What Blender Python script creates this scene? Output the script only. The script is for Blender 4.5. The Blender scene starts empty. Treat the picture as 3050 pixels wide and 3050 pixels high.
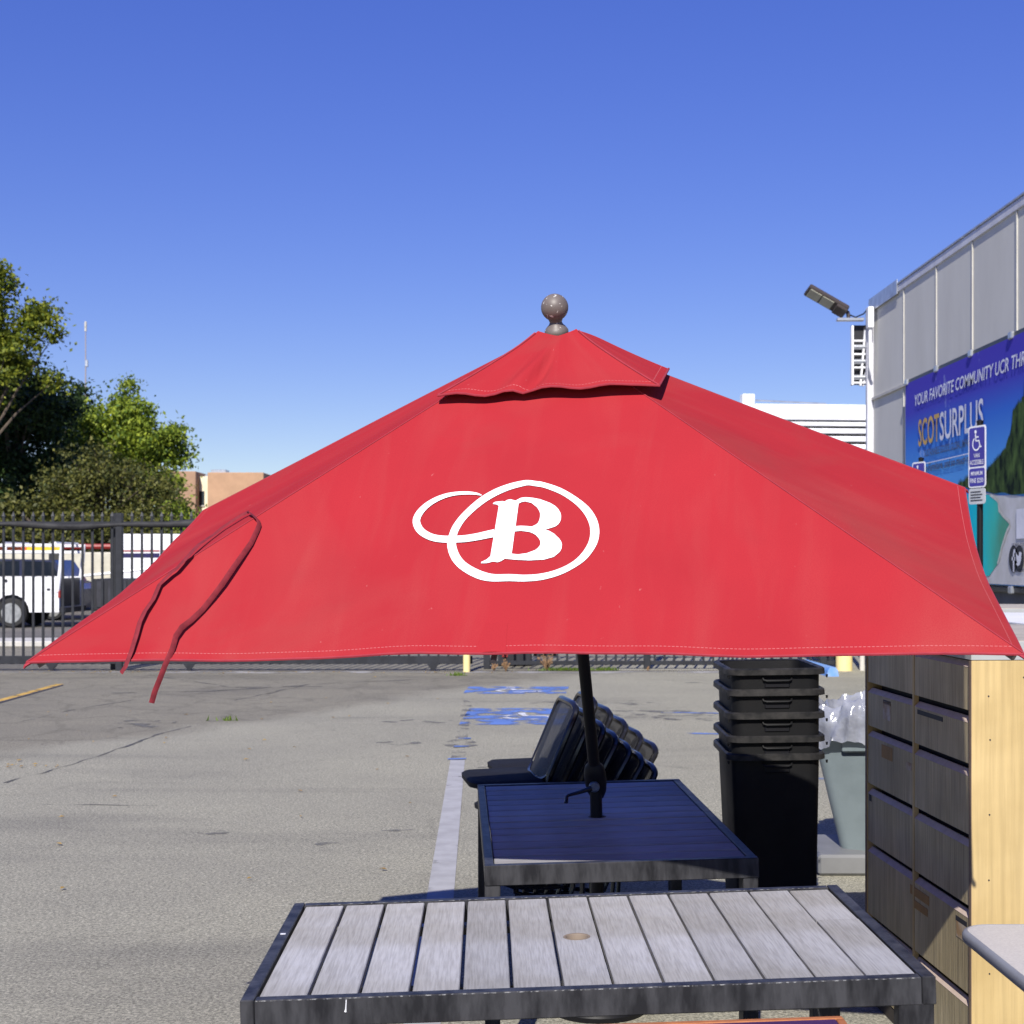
import bpy, bmesh, math, random
import numpy as np
from mathutils import Vector, Matrix, Euler
from mathutils.geometry import tessellate_polygon
random.seed(7); rng = np.random.default_rng(7)
PI = math.pi; R = math.radians
sc = bpy.context.scene
C = bpy.context.collection

# ------------------------------------------------------------------ camera, sky, sun, exposure
F, HZ, EYE = 4350.0, 1665.0, 1.75          # focal length and horizon in pixels of a 3050 px frame, eye height
cam_d = bpy.data.cameras.new('camera'); cam = bpy.data.objects.new('camera', cam_d); C.objects.link(cam)
cam.location = (0, 0, EYE); cam.rotation_euler = (R(90), 0, 0)
cam_d.sensor_width = 36; cam_d.lens = 36 * F / 3050
cam_d.shift_y = (HZ - 1525) / 3050
cam_d.clip_start = 0.05; cam_d.clip_end = 6000
cam_d.dof.use_dof = True; cam_d.dof.focus_distance = 4.6; cam_d.dof.aperture_fstop = 9.0
sc.camera = cam

SUN = Vector((0.225, 1.235, -1.0)).normalized()            # direction the light travels
w = bpy.data.worlds.new('World'); sc.world = w; w.use_nodes = True
wn = w.node_tree.nodes; wl = w.node_tree.links
sky = wn.new('ShaderNodeTexSky'); sky.sky_type = 'NISHITA'; sky.sun_disc = False
sky.sun_elevation = math.asin(-SUN.z); sky.sun_rotation = math.atan2(-SUN.x, -SUN.y)
sky.altitude = 300; sky.air_density = 1.1; sky.dust_density = 0.0; sky.ozone_density = 7.0
gm_ = wn.new('ShaderNodeGamma'); gm_.inputs[1].default_value = .64
hs_ = wn.new('ShaderNodeHueSaturation'); hs_.inputs['Saturation'].default_value = 1.46; hs_.inputs['Hue'].default_value = .540; hs_.inputs['Value'].default_value = 1.13
wl.new(sky.outputs[0], gm_.inputs[0]); wl.new(gm_.outputs[0], hs_.inputs['Color']); wl.new(hs_.outputs[0], wn['Background'].inputs[0]); wn['Background'].inputs[1].default_value = 0.15
sun_d = bpy.data.lights.new('sun', 'SUN'); sun_d.energy = 5.0; sun_d.angle = R(0.5); sun_d.color = (1.0, 0.955, 0.88)
sun = bpy.data.objects.new('sun', sun_d); C.objects.link(sun); sun.rotation_euler = SUN.to_track_quat('-Z', 'Y').to_euler()
sun.location = (-5, -20, 25)
vs = sc.view_settings; vs.view_transform = 'Standard'; vs.look = 'None'; vs.gamma = 1; vs.exposure = 0.47; vs.use_curve_mapping = False

# ------------------------------------------------------------------ helpers
def at(px, py, Y):                    # a point seen at a photo pixel, at distance Y in front of the camera
    return Vector(((px - 1525) / F * Y, Y, EYE - (py - HZ) / F * Y))

def mat(name, col, col2=None, rough=.6, metal=0., scale=4., stretch=(1, 1, 1), bump=0., bscale=60., spec=.5, detail=4., lo=.35, hi=.65, coat=0.):
    m = bpy.data.materials.new(name); m.use_nodes = True
    n = m.node_tree.nodes; l = m.node_tree.links; b = n['Principled BSDF']
    b.inputs['Roughness'].default_value = rough; b.inputs['Metallic'].default_value = metal
    b.inputs['Specular IOR Level'].default_value = spec; b.inputs['Coat Weight'].default_value = coat
    tc = n.new('ShaderNodeTexCoord'); mp = n.new('ShaderNodeMapping'); oi = n.new('ShaderNodeObjectInfo')
    mu = n.new('ShaderNodeMath'); mu.operation = 'MULTIPLY'; mu.inputs[1].default_value = 37.0
    l.new(oi.outputs['Random'], mu.inputs[0]); l.new(mu.outputs[0], mp.inputs['Location'])
    mp.inputs['Scale'].default_value = stretch
    l.new(tc.outputs['Object'], mp.inputs['Vector'])
    if col2 is None: col2 = tuple(c * .82 for c in col)
    nz = n.new('ShaderNodeTexNoise'); nz.inputs['Scale'].default_value = scale; nz.inputs['Detail'].default_value = detail
    nz.inputs['Roughness'].default_value = .6
    l.new(mp.outputs[0], nz.inputs['Vector'])
    rp = n.new('ShaderNodeValToRGB'); e = rp.color_ramp.elements
    e[0].position = lo; e[1].position = hi; e[0].color = (*col2, 1); e[1].color = (*col, 1)
    l.new(nz.outputs['Fac'], rp.inputs[0]); l.new(rp.outputs[0], b.inputs['Base Color'])
    rr = n.new('ShaderNodeMapRange'); rr.inputs['To Min'].default_value = min(1, rough * 1.15); rr.inputs['To Max'].default_value = rough * .85
    l.new(nz.outputs['Fac'], rr.inputs['Value']); l.new(rr.outputs[0], b.inputs['Roughness'])
    if bump:
        nb = n.new('ShaderNodeTexNoise'); nb.inputs['Scale'].default_value = bscale; nb.inputs['Detail'].default_value = 3
        l.new(mp.outputs[0], nb.inputs['Vector'])
        bp = n.new('ShaderNodeBump'); bp.inputs['Strength'].default_value = bump; bp.inputs['Distance'].default_value = .01
        l.new(nb.outputs['Fac'], bp.inputs['Height']); l.new(bp.outputs[0], b.inputs['Normal'])
    return m

class MB:
    def __init__(s): s.v = []; s.f = []
    def add(s, vs_, fs_):
        o = len(s.v); s.v += [tuple(p) for p in vs_]; s.f += [tuple(i + o for i in f) for f in fs_]; return s
    def box(s, c, d, rot=None):
        x, y, z = (k / 2 for k in d); c = Vector(c)
        P = [Vector(p) for p in ((-x,-y,-z),(x,-y,-z),(x,y,-z),(-x,y,-z),(-x,-y,z),(x,-y,z),(x,y,z),(-x,y,z))]
        if rot is not None: P = [rot @ p for p in P]
        return s.add([p + c for p in P], [(0,3,2,1),(4,5,6,7),(0,1,5,4),(1,2,6,5),(2,3,7,6),(3,0,4,7)])
    def cbox(s, c, d, b=.004, rot=None):           # box with chamfered edges
        bm = bmesh.new(); bmesh.ops.create_cube(bm, size=1)
        for v in bm.verts: v.co = Vector((v.co.x*d[0], v.co.y*d[1], v.co.z*d[2]))
        bmesh.ops.bevel(bm, geom=bm.edges[:], offset=b, segments=1, affect='EDGES')
        return s.bm(bm, c, rot)
    def bm(s, bm, c=(0,0,0), rot=None):
        bm.verts.index_update(); c = Vector(c)
        P = [((rot @ v.co) if rot is not None else v.co) + c for v in bm.verts]
        s.add(P, [[v.index for v in f.verts] for f in bm.faces]); bm.free(); return s
    def tube(s, path, r, n=8, caps=True, closed=False, flat=1.0, up=None):
        path = [Vector(p) for p in path]; N = len(path); rs = r if isinstance(r, (list, tuple)) else [r]*N
        V = []; prev = None
        for i, p in enumerate(path):
            if closed: t = path[(i+1) % N] - path[i-1]
            else: t = path[min(i+1, N-1)] - path[max(i-1, 0)]
            t.normalize()
            if prev is None:
                a = Vector(up) if up else (Vector((0,0,1)) if abs(t.z) < .9 else Vector((1,0,0)))
            else: a = prev
            u = (a - t * a.dot(t)).normalized(); prev = u; q = t.cross(u)
            for k in range(n):
                an = 2*PI*k/n
                V.append(p + (u*math.cos(an)*flat + q*math.sin(an))*rs[i])
        Fc = []
        for i in range(N if closed else N-1):
            j = (i+1) % N
            for k in range(n):
                m = (k+1) % n; Fc.append((i*n+k, i*n+m, j*n+m, j*n+k))
        if caps and not closed: Fc += [tuple(range(n))[::-1], tuple((N-1)*n+k for k in range(n))]
        return s.add(V, Fc)
    def lathe(s, prof, n=24, c=(0,0,0), rot=None, sx=1., sy=1.):
        c = Vector(c); V = []
        for (r, z) in prof:
            for k in range(n):
                p = Vector((r*math.cos(2*PI*k/n)*sx, r*math.sin(2*PI*k/n)*sy, z))
                V.append(((rot @ p) if rot is not None else p) + c)
        Fc = []; N = len(prof)
        for i in range(N-1):
            for k in range(n):
                m = (k+1) % n; Fc.append((i*n+k, i*n+m, (i+1)*n+m, (i+1)*n+k))
        if prof[0][0] > 1e-6: Fc.append(tuple(range(n))[::-1])
        if prof[-1][0] > 1e-6: Fc.append(tuple((N-1)*n+k for k in range(n)))
        return s.add(V, Fc)
    def prism(s, loops, d0, d1, fr):               # 2-D loops (outline + holes) extruded from d0 to d1; fr(x,y,d) -> point
        L = [[Vector((p[0], p[1], 0)) for p in lp] for lp in loops]
        flat = [p for lp in L for p in lp]; tri = tessellate_polygon(L); n = len(flat)
        V = [fr(p.x, p.y, d0) for p in flat] + [fr(p.x, p.y, d1) for p in flat]; Fc = []
        for t in tri: Fc += [(t[0], t[1], t[2]), (t[2]+n, t[1]+n, t[0]+n)]
        o = 0
        for lp in L:
            k = len(lp)
            for i in range(k): a, b = o+i, o+(i+1) % k; Fc.append((a, b, b+n, a+n))
            o += k
        return s.add(V, Fc)
    def flat(s, loops, fr):                        # flat filled shape
        L = [[Vector((p[0], p[1], 0)) for p in lp] for lp in loops]
        V = [fr(p.x, p.y) for lp in L for p in lp]
        return s.add(V, [tuple(t) for t in tessellate_polygon(L)])
    def strip(s, pts, ws, fr):                     # flat brush stroke
        pts = [Vector((p[0], p[1])) for p in pts]; V = []; N = len(pts)
        for i, p in enumerate(pts):
            t = (pts[min(i+1,N-1)] - pts[max(i-1,0)]).normalized(); q = Vector((-t.y, t.x)); wd = ws[i]/2 if isinstance(ws, (list, tuple)) else ws/2
            V += [fr(*(p+q*wd)), fr(*(p-q*wd))]
        return s.add(V, [(2*i, 2*i+1, 2*i+3, 2*i+2) for i in range(N-1)])
    def grid(s, nu, nv, fn, flip=False):
        V = [fn(i/nu, j/nv) for j in range(nv+1) for i in range(nu+1)]; W = nu+1
        Fc = [((j*W+i),(j*W+i+1),((j+1)*W+i+1),((j+1)*W+i)) for j in range(nv) for i in range(nu)]
        if flip: Fc = [f[::-1] for f in Fc]
        return s.add(V, Fc)
    def mesh(s, name, fix=True):
        me = bpy.data.meshes.new(name); me.from_pydata([tuple(p) for p in s.v], [], s.f)
        if fix:
            bm = bmesh.new(); bm.from_mesh(me); bmesh.ops.recalc_face_normals(bm, faces=bm.faces[:]); bm.to_mesh(me); bm.free()
        me.update(); return me
    def build(s, name, m, parent=None, smooth=False, loc=None, rot=None, fix=True, angle=40):
        return link(name, s.mesh(name, fix), m, parent, smooth, loc, rot, angle)

def link(name, me, m, parent=None, smooth=False, loc=None, rot=None, angle=40):
    if m and not me.materials: me.materials.append(m)
    o = bpy.data.objects.new(name, me); C.objects.link(o)
    if parent is not None: o.parent = parent
    if loc is not None: o.location = loc
    if rot is not None: o.rotation_euler = rot
    if smooth and len(me.polygons):
        me.polygons.foreach_set('use_smooth', [True]*len(me.polygons))
        if hasattr(me, 'set_sharp_from_angle'): me.set_sharp_from_angle(angle=R(angle))
    return o
def empty(name, label, cat, loc=(0,0,0), rz=0., group=None):
    o = bpy.data.objects.new(name, None); C.objects.link(o); o.location = loc; o.rotation_euler = (0,0,rz); o.empty_display_size = .1
    return tag(o, label, cat, group)
def tag(o, label, cat, group=None):
    o['label'] = label; o['category'] = cat
    if group: o['group'] = group
    return o
def struct(o): o['kind'] = 'structure'; return o
def stuff(o): o['kind'] = 'stuff'; return o
def copy_tree(o, parent=None):
    c = o.copy(); C.objects.link(c); c.parent = parent
    for ch in list(o.children): copy_tree(ch, c)
    return c
def text_mesh(body, shear=0., bold=0., spacing=1.):  # lettering as a flat mesh in a unit-height box; returns verts, faces, width
    cu = bpy.data.curves.new('lettering', 'FONT'); cu.body = body; cu.size = 1; cu.shear = shear; cu.offset = bold; cu.space_character = spacing
    cu.resolution_u = 3
    o = bpy.data.objects.new('lettering', cu); C.objects.link(o)
    dg = bpy.context.evaluated_depsgraph_get(); me = bpy.data.meshes.new_from_object(o.evaluated_get(dg))
    V = [v.co.copy() for v in me.vertices]; Fc = [tuple(p.vertices) for p in me.polygons]
    bpy.data.objects.remove(o); bpy.data.curves.remove(cu); bpy.data.meshes.remove(me)
    x0 = min(v.x for v in V); x1 = max(v.x for v in V); y0 = min(v.y for v in V); y1 = max(v.y for v in V)
    return [((v.x-x0)/(x1-x0), (v.y-y0)/(y1-y0)) for v in V], Fc
def text_to(mb, body, fr, x0, x1, y0, y1, **k):
    V, Fc = text_mesh(body, **k)
    return mb.add([fr(x0+(x1-x0)*u, y0+(y1-y0)*v) for u, v in V], Fc)
def words(body, **k):                          # the x-range of every word within a line of lettering
    import re
    out = []; full = raw_width(body, **k)
    for mt in re.finditer(r'\S+', body): out.append((mt.group(), raw_width(body[:mt.start()]+'.', **k)/full if mt.start() else 0., raw_width(body[:mt.end()], **k)/full))
    return out
def raw_width(body, **k):
    cu = bpy.data.curves.new('lettering', 'FONT'); cu.body = body; cu.size = 1; cu.shear = k.get('shear', 0); cu.offset = k.get('bold', 0)
    o = bpy.data.objects.new('lettering', cu); C.objects.link(o); bpy.context.view_layer.update(); x = o.dimensions.x
    bpy.data.objects.remove(o); bpy.data.curves.remove(cu); return x
def a_word(body, a, b, **k):                   # the part of a line's mesh whose faces lie between a and b
    if body not in TEXT_CACHE: TEXT_CACHE[body] = text_mesh(body, **k)
    V, Fc = TEXT_CACHE[body]; keep = [f for f in Fc if a-.012 <= sum(V[i][0] for i in f)/len(f) <= b+.004]; idx = sorted({i for f in keep for i in f}); mp = {i: j for j, i in enumerate(idx)}
    return [V[i] for i in idx], [tuple(mp[i] for i in f) for f in keep]
TEXT_CACHE = {}
def bumps(n): return [random.uniform(-1, 1) for _ in range(n)]

# ------------------------------------------------------------------ materials
def asphalt_material(name, lo_c, hi_c, cracks=True):
    m = bpy.data.materials.new(name); m.use_nodes = True; n = m.node_tree.nodes; l = m.node_tree.links; b = n['Principled BSDF']
    b.inputs['Roughness'].default_value = .92; b.inputs['Specular IOR Level'].default_value = .25
    tc = n.new('ShaderNodeTexCoord')
    def noise(scale, detail, stretch=(1,1,1), rough=.6, dist=0.):
        mp = n.new('ShaderNodeMapping'); mp.inputs['Scale'].default_value = stretch; l.new(tc.outputs['Object'], mp.inputs[0])
        z = n.new('ShaderNodeTexNoise'); z.inputs['Scale'].default_value = scale; z.inputs['Detail'].default_value = detail
        z.inputs['Roughness'].default_value = rough; z.inputs['Distortion'].default_value = dist; l.new(mp.outputs[0], z.inputs['Vector']); return z.outputs['Fac']
    def ramp(fac, p0, p1, c0, c1):
        r = n.new('ShaderNodeValToRGB'); e = r.color_ramp.elements; e[0].position = p0; e[1].position = p1; e[0].color = (*c0,1); e[1].color = (*c1,1); l.new(fac, r.inputs[0]); return r.outputs[0]
    def mult(a, bb, f=1.0):
        x = n.new('ShaderNodeMix'); x.data_type = 'RGBA'; x.blend_type = 'MULTIPLY'; x.inputs['Factor'].default_value = f
        l.new(a, x.inputs[6]); l.new(bb, x.inputs[7]); return x.outputs[2]
    fine = noise(62, 8, rough=.9)
    col = ramp(fine, .40, .60, lo_c, hi_c)
    vo = n.new('ShaderNodeTexVoronoi'); vo.inputs['Scale'].default_value = 110; l.new(tc.outputs['Object'], vo.inputs['Vector'])
    vr = n.new('ShaderNodeValToRGB'); e = vr.color_ramp.elements; e[0].color = (.72,.70,.68,1); e[1].color = (1.18,1.15,1.10,1)
    sp = n.new('ShaderNodeSeparateColor'); l.new(vo.outputs['Color'], sp.inputs[0]); l.new(sp.outputs[0], vr.inputs[0])
    col = mult(col, vr.outputs[0])
    col = mult(col, ramp(noise(.55, 6), .33, .66, (.90,.90,.90), (1.04,1.04,1.02)))
    col = mult(col, ramp(noise(.9, 5, (.18, 1.0, 1), dist=.6), .30, .46, (.80,.80,.82), (1,1,1)))
    if cracks:
        # the older, darker tarmac with crazing lies to the far left
        sx = n.new('ShaderNodeSeparateXYZ'); l.new(tc.outputs['Object'], sx.inputs[0])
        a = n.new('ShaderNodeMath'); a.operation = 'MULTIPLY_ADD'; a.inputs[1].default_value = -1.7; l.new(sx.outputs[0], a.inputs[0]); l.new(sx.outputs[1], a.inputs[2])
        nn = n.new('ShaderNodeMath'); nn.operation = 'MULTIPLY_ADD'; nn.inputs[1].default_value = 3.0; l.new(noise(.6, 3), nn.inputs[0]); l.new(a.outputs[0], nn.inputs[2])
        mr = n.new('ShaderNodeMapRange'); mr.inputs['From Min'].default_value = 21.6; mr.inputs['From Max'].default_value = 22.8; l.new(nn.outputs[0], mr.inputs['Value'])
        pr = n.new('ShaderNodeMix'); pr.data_type = 'RGBA'; pr.inputs[6].default_value = (1,1,1,1); pr.inputs[7].default_value = (.74,.72,.71,1)
        l.new(mr.outputs[0], pr.inputs[0]); col = mult(col, pr.outputs[2])
        dz = n.new('ShaderNodeTexNoise'); dz.inputs['Scale'].default_value = 1.4; l.new(tc.outputs['Object'], dz.inputs['Vector'])
        ad = n.new('ShaderNodeVectorMath'); ad.operation = 'ADD'; l.new(tc.outputs['Object'], ad.inputs[0]); l.new(dz.outputs['Color'], ad.inputs[1])
        for scl, wd, dark in ((.22, .012, .55), (1.1, .03, .8)):
            v = n.new('ShaderNodeTexVoronoi'); v.feature = 'DISTANCE_TO_EDGE'; v.inputs['Scale'].default_value = scl; l.new(ad.outputs[0], v.inputs['Vector'])
            r = n.new('ShaderNodeValToRGB'); e = r.color_ramp.elements; e[0].position = 0; e[1].position = wd*scl*2; e[0].color = (dark,dark,dark,1); e[1].color = (1,1,1,1)
            l.new(v.outputs['Distance'], r.inputs[0])
            if scl > 1:
                x = n.new('ShaderNodeMix'); x.data_type = 'RGBA'; x.inputs[6].default_value = (1,1,1,1); l.new(mr.outputs[0], x.inputs[0]); l.new(r.outputs[0], x.inputs[7]); col = mult(col, x.outputs[2])
            else: col = mult(col, r.outputs[0], .28)
    l.new(col, b.inputs['Base Color'])
    bp = n.new('ShaderNodeBump'); bp.inputs['Strength'].default_value = .55; bp.inputs['Distance'].default_value = .006; l.new(fine, bp.inputs['Height']); l.new(bp.outputs[0], b.inputs['Normal'])
    return m
M_ASPH = asphalt_material('weathered_asphalt', (.108,.110,.092), (.475,.462,.385))
M_ROAD = asphalt_material('road_asphalt', (.07,.068,.066), (.22,.21,.2), False)

def wood_material(name, c1, c2, axis_stretch, rough=.7, scale=9., fine=70., con=.8):
    m = mat(name, c1, c2, rough=rough, scale=scale, stretch=axis_stretch, bump=.25, bscale=fine, lo=.3, hi=.7, detail=8)
    n = m.node_tree.nodes; l = m.node_tree.links; b = n['Principled BSDF']
    mp = [x for x in n if x.type == 'MAPPING'][0]
    src = b.inputs['Base Color'].links[0].from_socket
    z = n.new('ShaderNodeTexNoise'); z.inputs['Scale'].default_value = fine; z.inputs['Detail'].default_value = 5; l.new(mp.outputs[0], z.inputs['Vector'])
    r = n.new('ShaderNodeValToRGB'); e = r.color_ramp.elements; e[0].position = .34; e[1].position = .6; e[0].color = (.62,.61,.6,1); e[1].color = (1.06,1.06,1.06,1); l.new(z.outputs['Fac'], r.inputs[0])
    x = n.new('ShaderNodeMix'); x.data_type = 'RGBA'; x.blend_type = 'MULTIPLY'; x.inputs['Factor'].default_value = con; l.new(src, x.inputs[6]); l.new(r.outputs[0], x.inputs[7])
    z2 = n.new('ShaderNodeTexNoise'); z2.inputs['Scale'].default_value = 3.2; z2.inputs['Detail'].default_value = 3
    tc = [q for q in n if q.type == 'TEX_COORD'][0]; l.new(tc.outputs['Object'], z2.inputs['Vector'])
    r2 = n.new('ShaderNodeValToRGB'); e = r2.color_ramp.elements; e[0].position = .38; e[1].position = .62; e[0].color = (.84,.82,.78,1); e[1].color = (1.03,1.03,1.05,1); l.new(z2.outputs['Fac'], r2.inputs[0])
    x2 = n.new('ShaderNodeMix'); x2.data_type = 'RGBA'; x2.blend_type = 'MULTIPLY'; x2.inputs['Factor'].default_value = 1; l.new(x.outputs[2], x2.inputs[6]); l.new(r2.outputs[0], x2.inputs[7])
    l.new(x2.outputs[2], b.inputs['Base Color'])
    return m
M_PLANK = wood_material('weathered_grey_plank', (.405,.405,.41), (.365,.362,.362), (1, .05, 1), rough=.8, scale=14., fine=200., con=.50)
M_PLANK.node_tree.nodes['Principled BSDF'].inputs['Specular IOR Level'].default_value = .08
_n = M_PLANK.node_tree.nodes; _l = M_PLANK.node_tree.links; _b = _n['Principled BSDF']
_oi = [q for q in _n if q.type == 'OBJECT_INFO'][0]; _mr = _n.new('ShaderNodeMapRange'); _mr.inputs['To Min'].default_value = .84; _mr.inputs['To Max'].default_value = 1.08
_l.new(_oi.outputs['Random'], _mr.inputs['Value']); _x = _n.new('ShaderNodeMix'); _x.data_type = 'RGBA'; _x.blend_type = 'MULTIPLY'; _x.inputs['Factor'].default_value = 1
_cb = _n.new('ShaderNodeCombineColor'); [_l.new(_mr.outputs[0], _cb.inputs[i]) for i in range(3)]
_l.new(_b.inputs['Base Color'].links[0].from_socket, _x.inputs[6]); _l.new(_cb.outputs[0], _x.inputs[7]); _l.new(_x.outputs[2], _b.inputs['Base Color'])
M_PLANK_EDGE = mat('plank_cut_wood', (.20,.155,.115), rough=.8)
M_FRAME = mat('scuffed_black_steel', (.046,.046,.050), (.014,.014,.016), rough=.42, scale=9, stretch=(2.2,2.2,.6), bump=.08, bscale=30, lo=.36, hi=.62, spec=.2)
M_BLACKPL = mat('black_plastic', (.0075,.0075,.008), (.005,.005,.0055), rough=.6, scale=6, bump=.05, bscale=90, spec=.2)
M_RIM = mat('dusty_black_plastic', (.032,.030,.028), (.008,.008,.008), rough=.55, scale=14, bump=.05, bscale=90, spec=.2)
M_BLACKPOLE = mat('black_powder_coat', (.008,.008,.010), rough=.5, spec=.2)
M_CHAIRTUBE = mat('glossy_black_tube', (.008,.008,.010), rough=.24, spec=.6)
M_SEAT = mat('black_vinyl_pad', (.017,.017,.02), rough=.7, bump=.1, bscale=200, spec=.1)
M_WHITE = mat('white_paint', (.78,.78,.79), (.68,.69,.71), rough=.45, scale=2)
M_TRUCKW = mat('white_vehicle_paint', (.82,.82,.83), rough=.25, scale=.8, coat=.4)
M_TRIMW = mat('painted_trim', (.62,.62,.66), (.5,.5,.54), rough=.5, scale=3)
M_WALL = mat('grey_wall_sheet', (.60,.588,.535), (.53,.518,.47), rough=.75, scale=1.3, stretch=(1,1,.35), lo=.3, hi=.7, bump=.06, bscale=20)
M_BATTEN = mat('cream_batten', (.49,.475,.43), rough=.6)
M_GALV = mat('galvanised_metal', (.55,.57,.60), (.40,.42,.45), rough=.35, metal=.7, scale=6)
M_DARKWALL = mat('dark_wall_base', (.10,.105,.115), (.07,.07,.075), rough=.8, scale=2)
M_BRONZE = mat('bronze_lamp_housing', (.055,.043,.04), rough=.45)
M_LED = mat('lamp_lens', (.42,.41,.33), rough=.25)
M_FENCE = mat('charcoal_fence_paint', (.030,.032,.038), (.020,.021,.025), rough=.5, scale=8, spec=.2)
M_MESHROLL = mat('rolled_black_fabric', (.040,.040,.042), (.02,.02,.022), rough=.65, scale=5, bump=.3, bscale=14, spec=.2)
M_YELLOW = mat('faded_yellow_paint', (.78,.62,.25), (.70,.58,.30), rough=.55, scale=5)
M_BLUEP = mat('faded_blue_paint', (.10,.26,.62), (.22,.34,.58), rough=.7, scale=7)
M_CONC = mat('pale_concrete', (.50,.48,.44), (.38,.37,.34), rough=.9, scale=3, bump=.2, bscale=30)
M_MAPLE = wood_material('maple_laminate', (.54,.405,.190), (.48,.355,.16), (3, 3, .10), rough=.45, scale=3., fine=24., con=.30)
M_DRAWER = wood_material('faded_maple_drawer', (.50,.42,.255), (.36,.305,.19), (2, 5, .16), rough=.5, scale=4., fine=28.)
M_DEDGE = mat('bare_drawer_edge', (.50,.40,.33), (.42,.33,.27), rough=.7, scale=20)
M_CABIN = mat('cabinet_shade_brown', (.045,.035,.026), rough=.8)  # near-black brown that puts shade into the drawer gaps
M_CABTOP = mat('grey_laminate', (.36,.375,.375), (.31,.32,.32), rough=.5, scale=3)
M_TOPDUST = mat('dusty_laminate_top', (.42,.38,.32), (.33,.30,.26), rough=.7, scale=6)
M_BAND = mat('edge_banding', (.20,.14,.09), (.15,.10,.07), rough=.6, scale=12)
M_LAMIN = mat('speckled_white_laminate', (.47,.46,.45), (.41,.40,.395), rough=.4, scale=160, lo=.42, hi=.58)
M_TMOLD = mat('grey_edge_moulding', (.23,.235,.245), (.20,.20,.21), rough=.5, scale=10)
M_PURPLE = mat('purple_laminate', (.055,.012,.06), rough=.4)
M_ORANGE = mat('orange_wood_edge', (.42,.15,.04), (.30,.10,.025), rough=.5, scale=20)
M_GREYCAN = mat('blue_grey_plastic', (.165,.20,.21), (.13,.16,.168), rough=.5, scale=4, bump=.05, bscale=50)
M_DOLLY = mat('grey_plastic', (.17,.173,.178), rough=.55)
M_BROWNM = mat('taupe_metal', (.155,.125,.11), (.11,.09,.078), rough=.45, scale=10, lo=.3)
M_STICK = mat('old_paper_label', (.45,.40,.33), (.30,.19,.09), rough=.7, scale=16)
M_TAPE = mat('brown_tape_label', (.34,.19,.06), (.26,.15,.05), rough=.6, scale=16)
M_INK = mat('black_ink', (.02,.02,.025), rough=.6)
M_LOGO = mat('white_print', (.86,.86,.86), (.72,.70,.70), rough=.8, scale=9, lo=.28, hi=.5, detail=8)
M_SIGNB = mat('blue_sign_face', (.045,.032,.30), rough=.35)
M_SIGNW = mat('white_sign_face', (.80,.80,.82), rough=.35)
M_CREAM = mat('cream_render', (.78,.70,.50), rough=.85, scale=1)
M_BRICK = mat('tan_brick_face', (.42,.255,.15), (.36,.22,.13), rough=.9, scale=1.2)
M_BRICK2 = mat('brown_brick_face', (.34,.21,.13), (.29,.18,.115), rough=.9, scale=1.2)
M_GLASS = mat('dark_glass', (.012,.016,.022), rough=.08, spec=.7)
M_TYRE = mat('tyre_rubber', (.02,.02,.02), rough=.85)
M_CHROME = mat('steel_wheel', (.62,.61,.58), (.4,.4,.38), rough=.3, metal=.8, scale=10)
M_BLACKV = mat('black_vehicle_body', (.02,.02,.024), rough=.4, scale=3)
M_NAVY = mat('navy_vehicle_paint', (.03,.035,.07), rough=.25, coat=.4)
M_RED = mat('red_paint', (.26,.02,.015), rough=.5)
M_LADDER = mat('orange_fibreglass', (.72,.13,.02), rough=.5)
M_LADDERY = mat('yellow_fibreglass', (.75,.50,.02), rough=.5)
M_BARK = mat('tree_bark', (.12,.09,.065), (.07,.055,.04), rough=.9, scale=6, bump=.4, bscale=20)
M_DRYWEED = mat('dry_weed', (.24,.14,.07), rough=.9)
M_SCREEN = mat('green_windscreen_cloth', (.03,.07,.055), (.02,.05,.04), rough=.8, scale=2)

def leaf_material(name, c_light, c_dark):
    m = bpy.data.materials.new(name); m.use_nodes = True; n = m.node_tree.nodes; l = m.node_tree.links; b = n['Principled BSDF']
    b.inputs['Roughness'].default_value = .55; b.inputs['Specular IOR Level'].default_value = .3
    g = n.new('ShaderNodeNewGeometry'); r = n.new('ShaderNodeValToRGB'); e = r.color_ramp.elements
    e[0].color = (*c_dark,1); e[1].color = (*c_light,1); l.new(g.outputs['Random Per Island'], r.inputs[0]); l.new(r.outputs[0], b.inputs['Base Color'])
    t = n.new('ShaderNodeBsdfTranslucent'); l.new(r.outputs[0], t.inputs[0]); x = n.new('ShaderNodeMixShader'); x.inputs[0].default_value = .3
    l.new(b.outputs[0], x.inputs[1]); l.new(t.outputs[0], x.inputs[2]); l.new(x.outputs[0], n['Material Output'].inputs[0])
    return m

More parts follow.
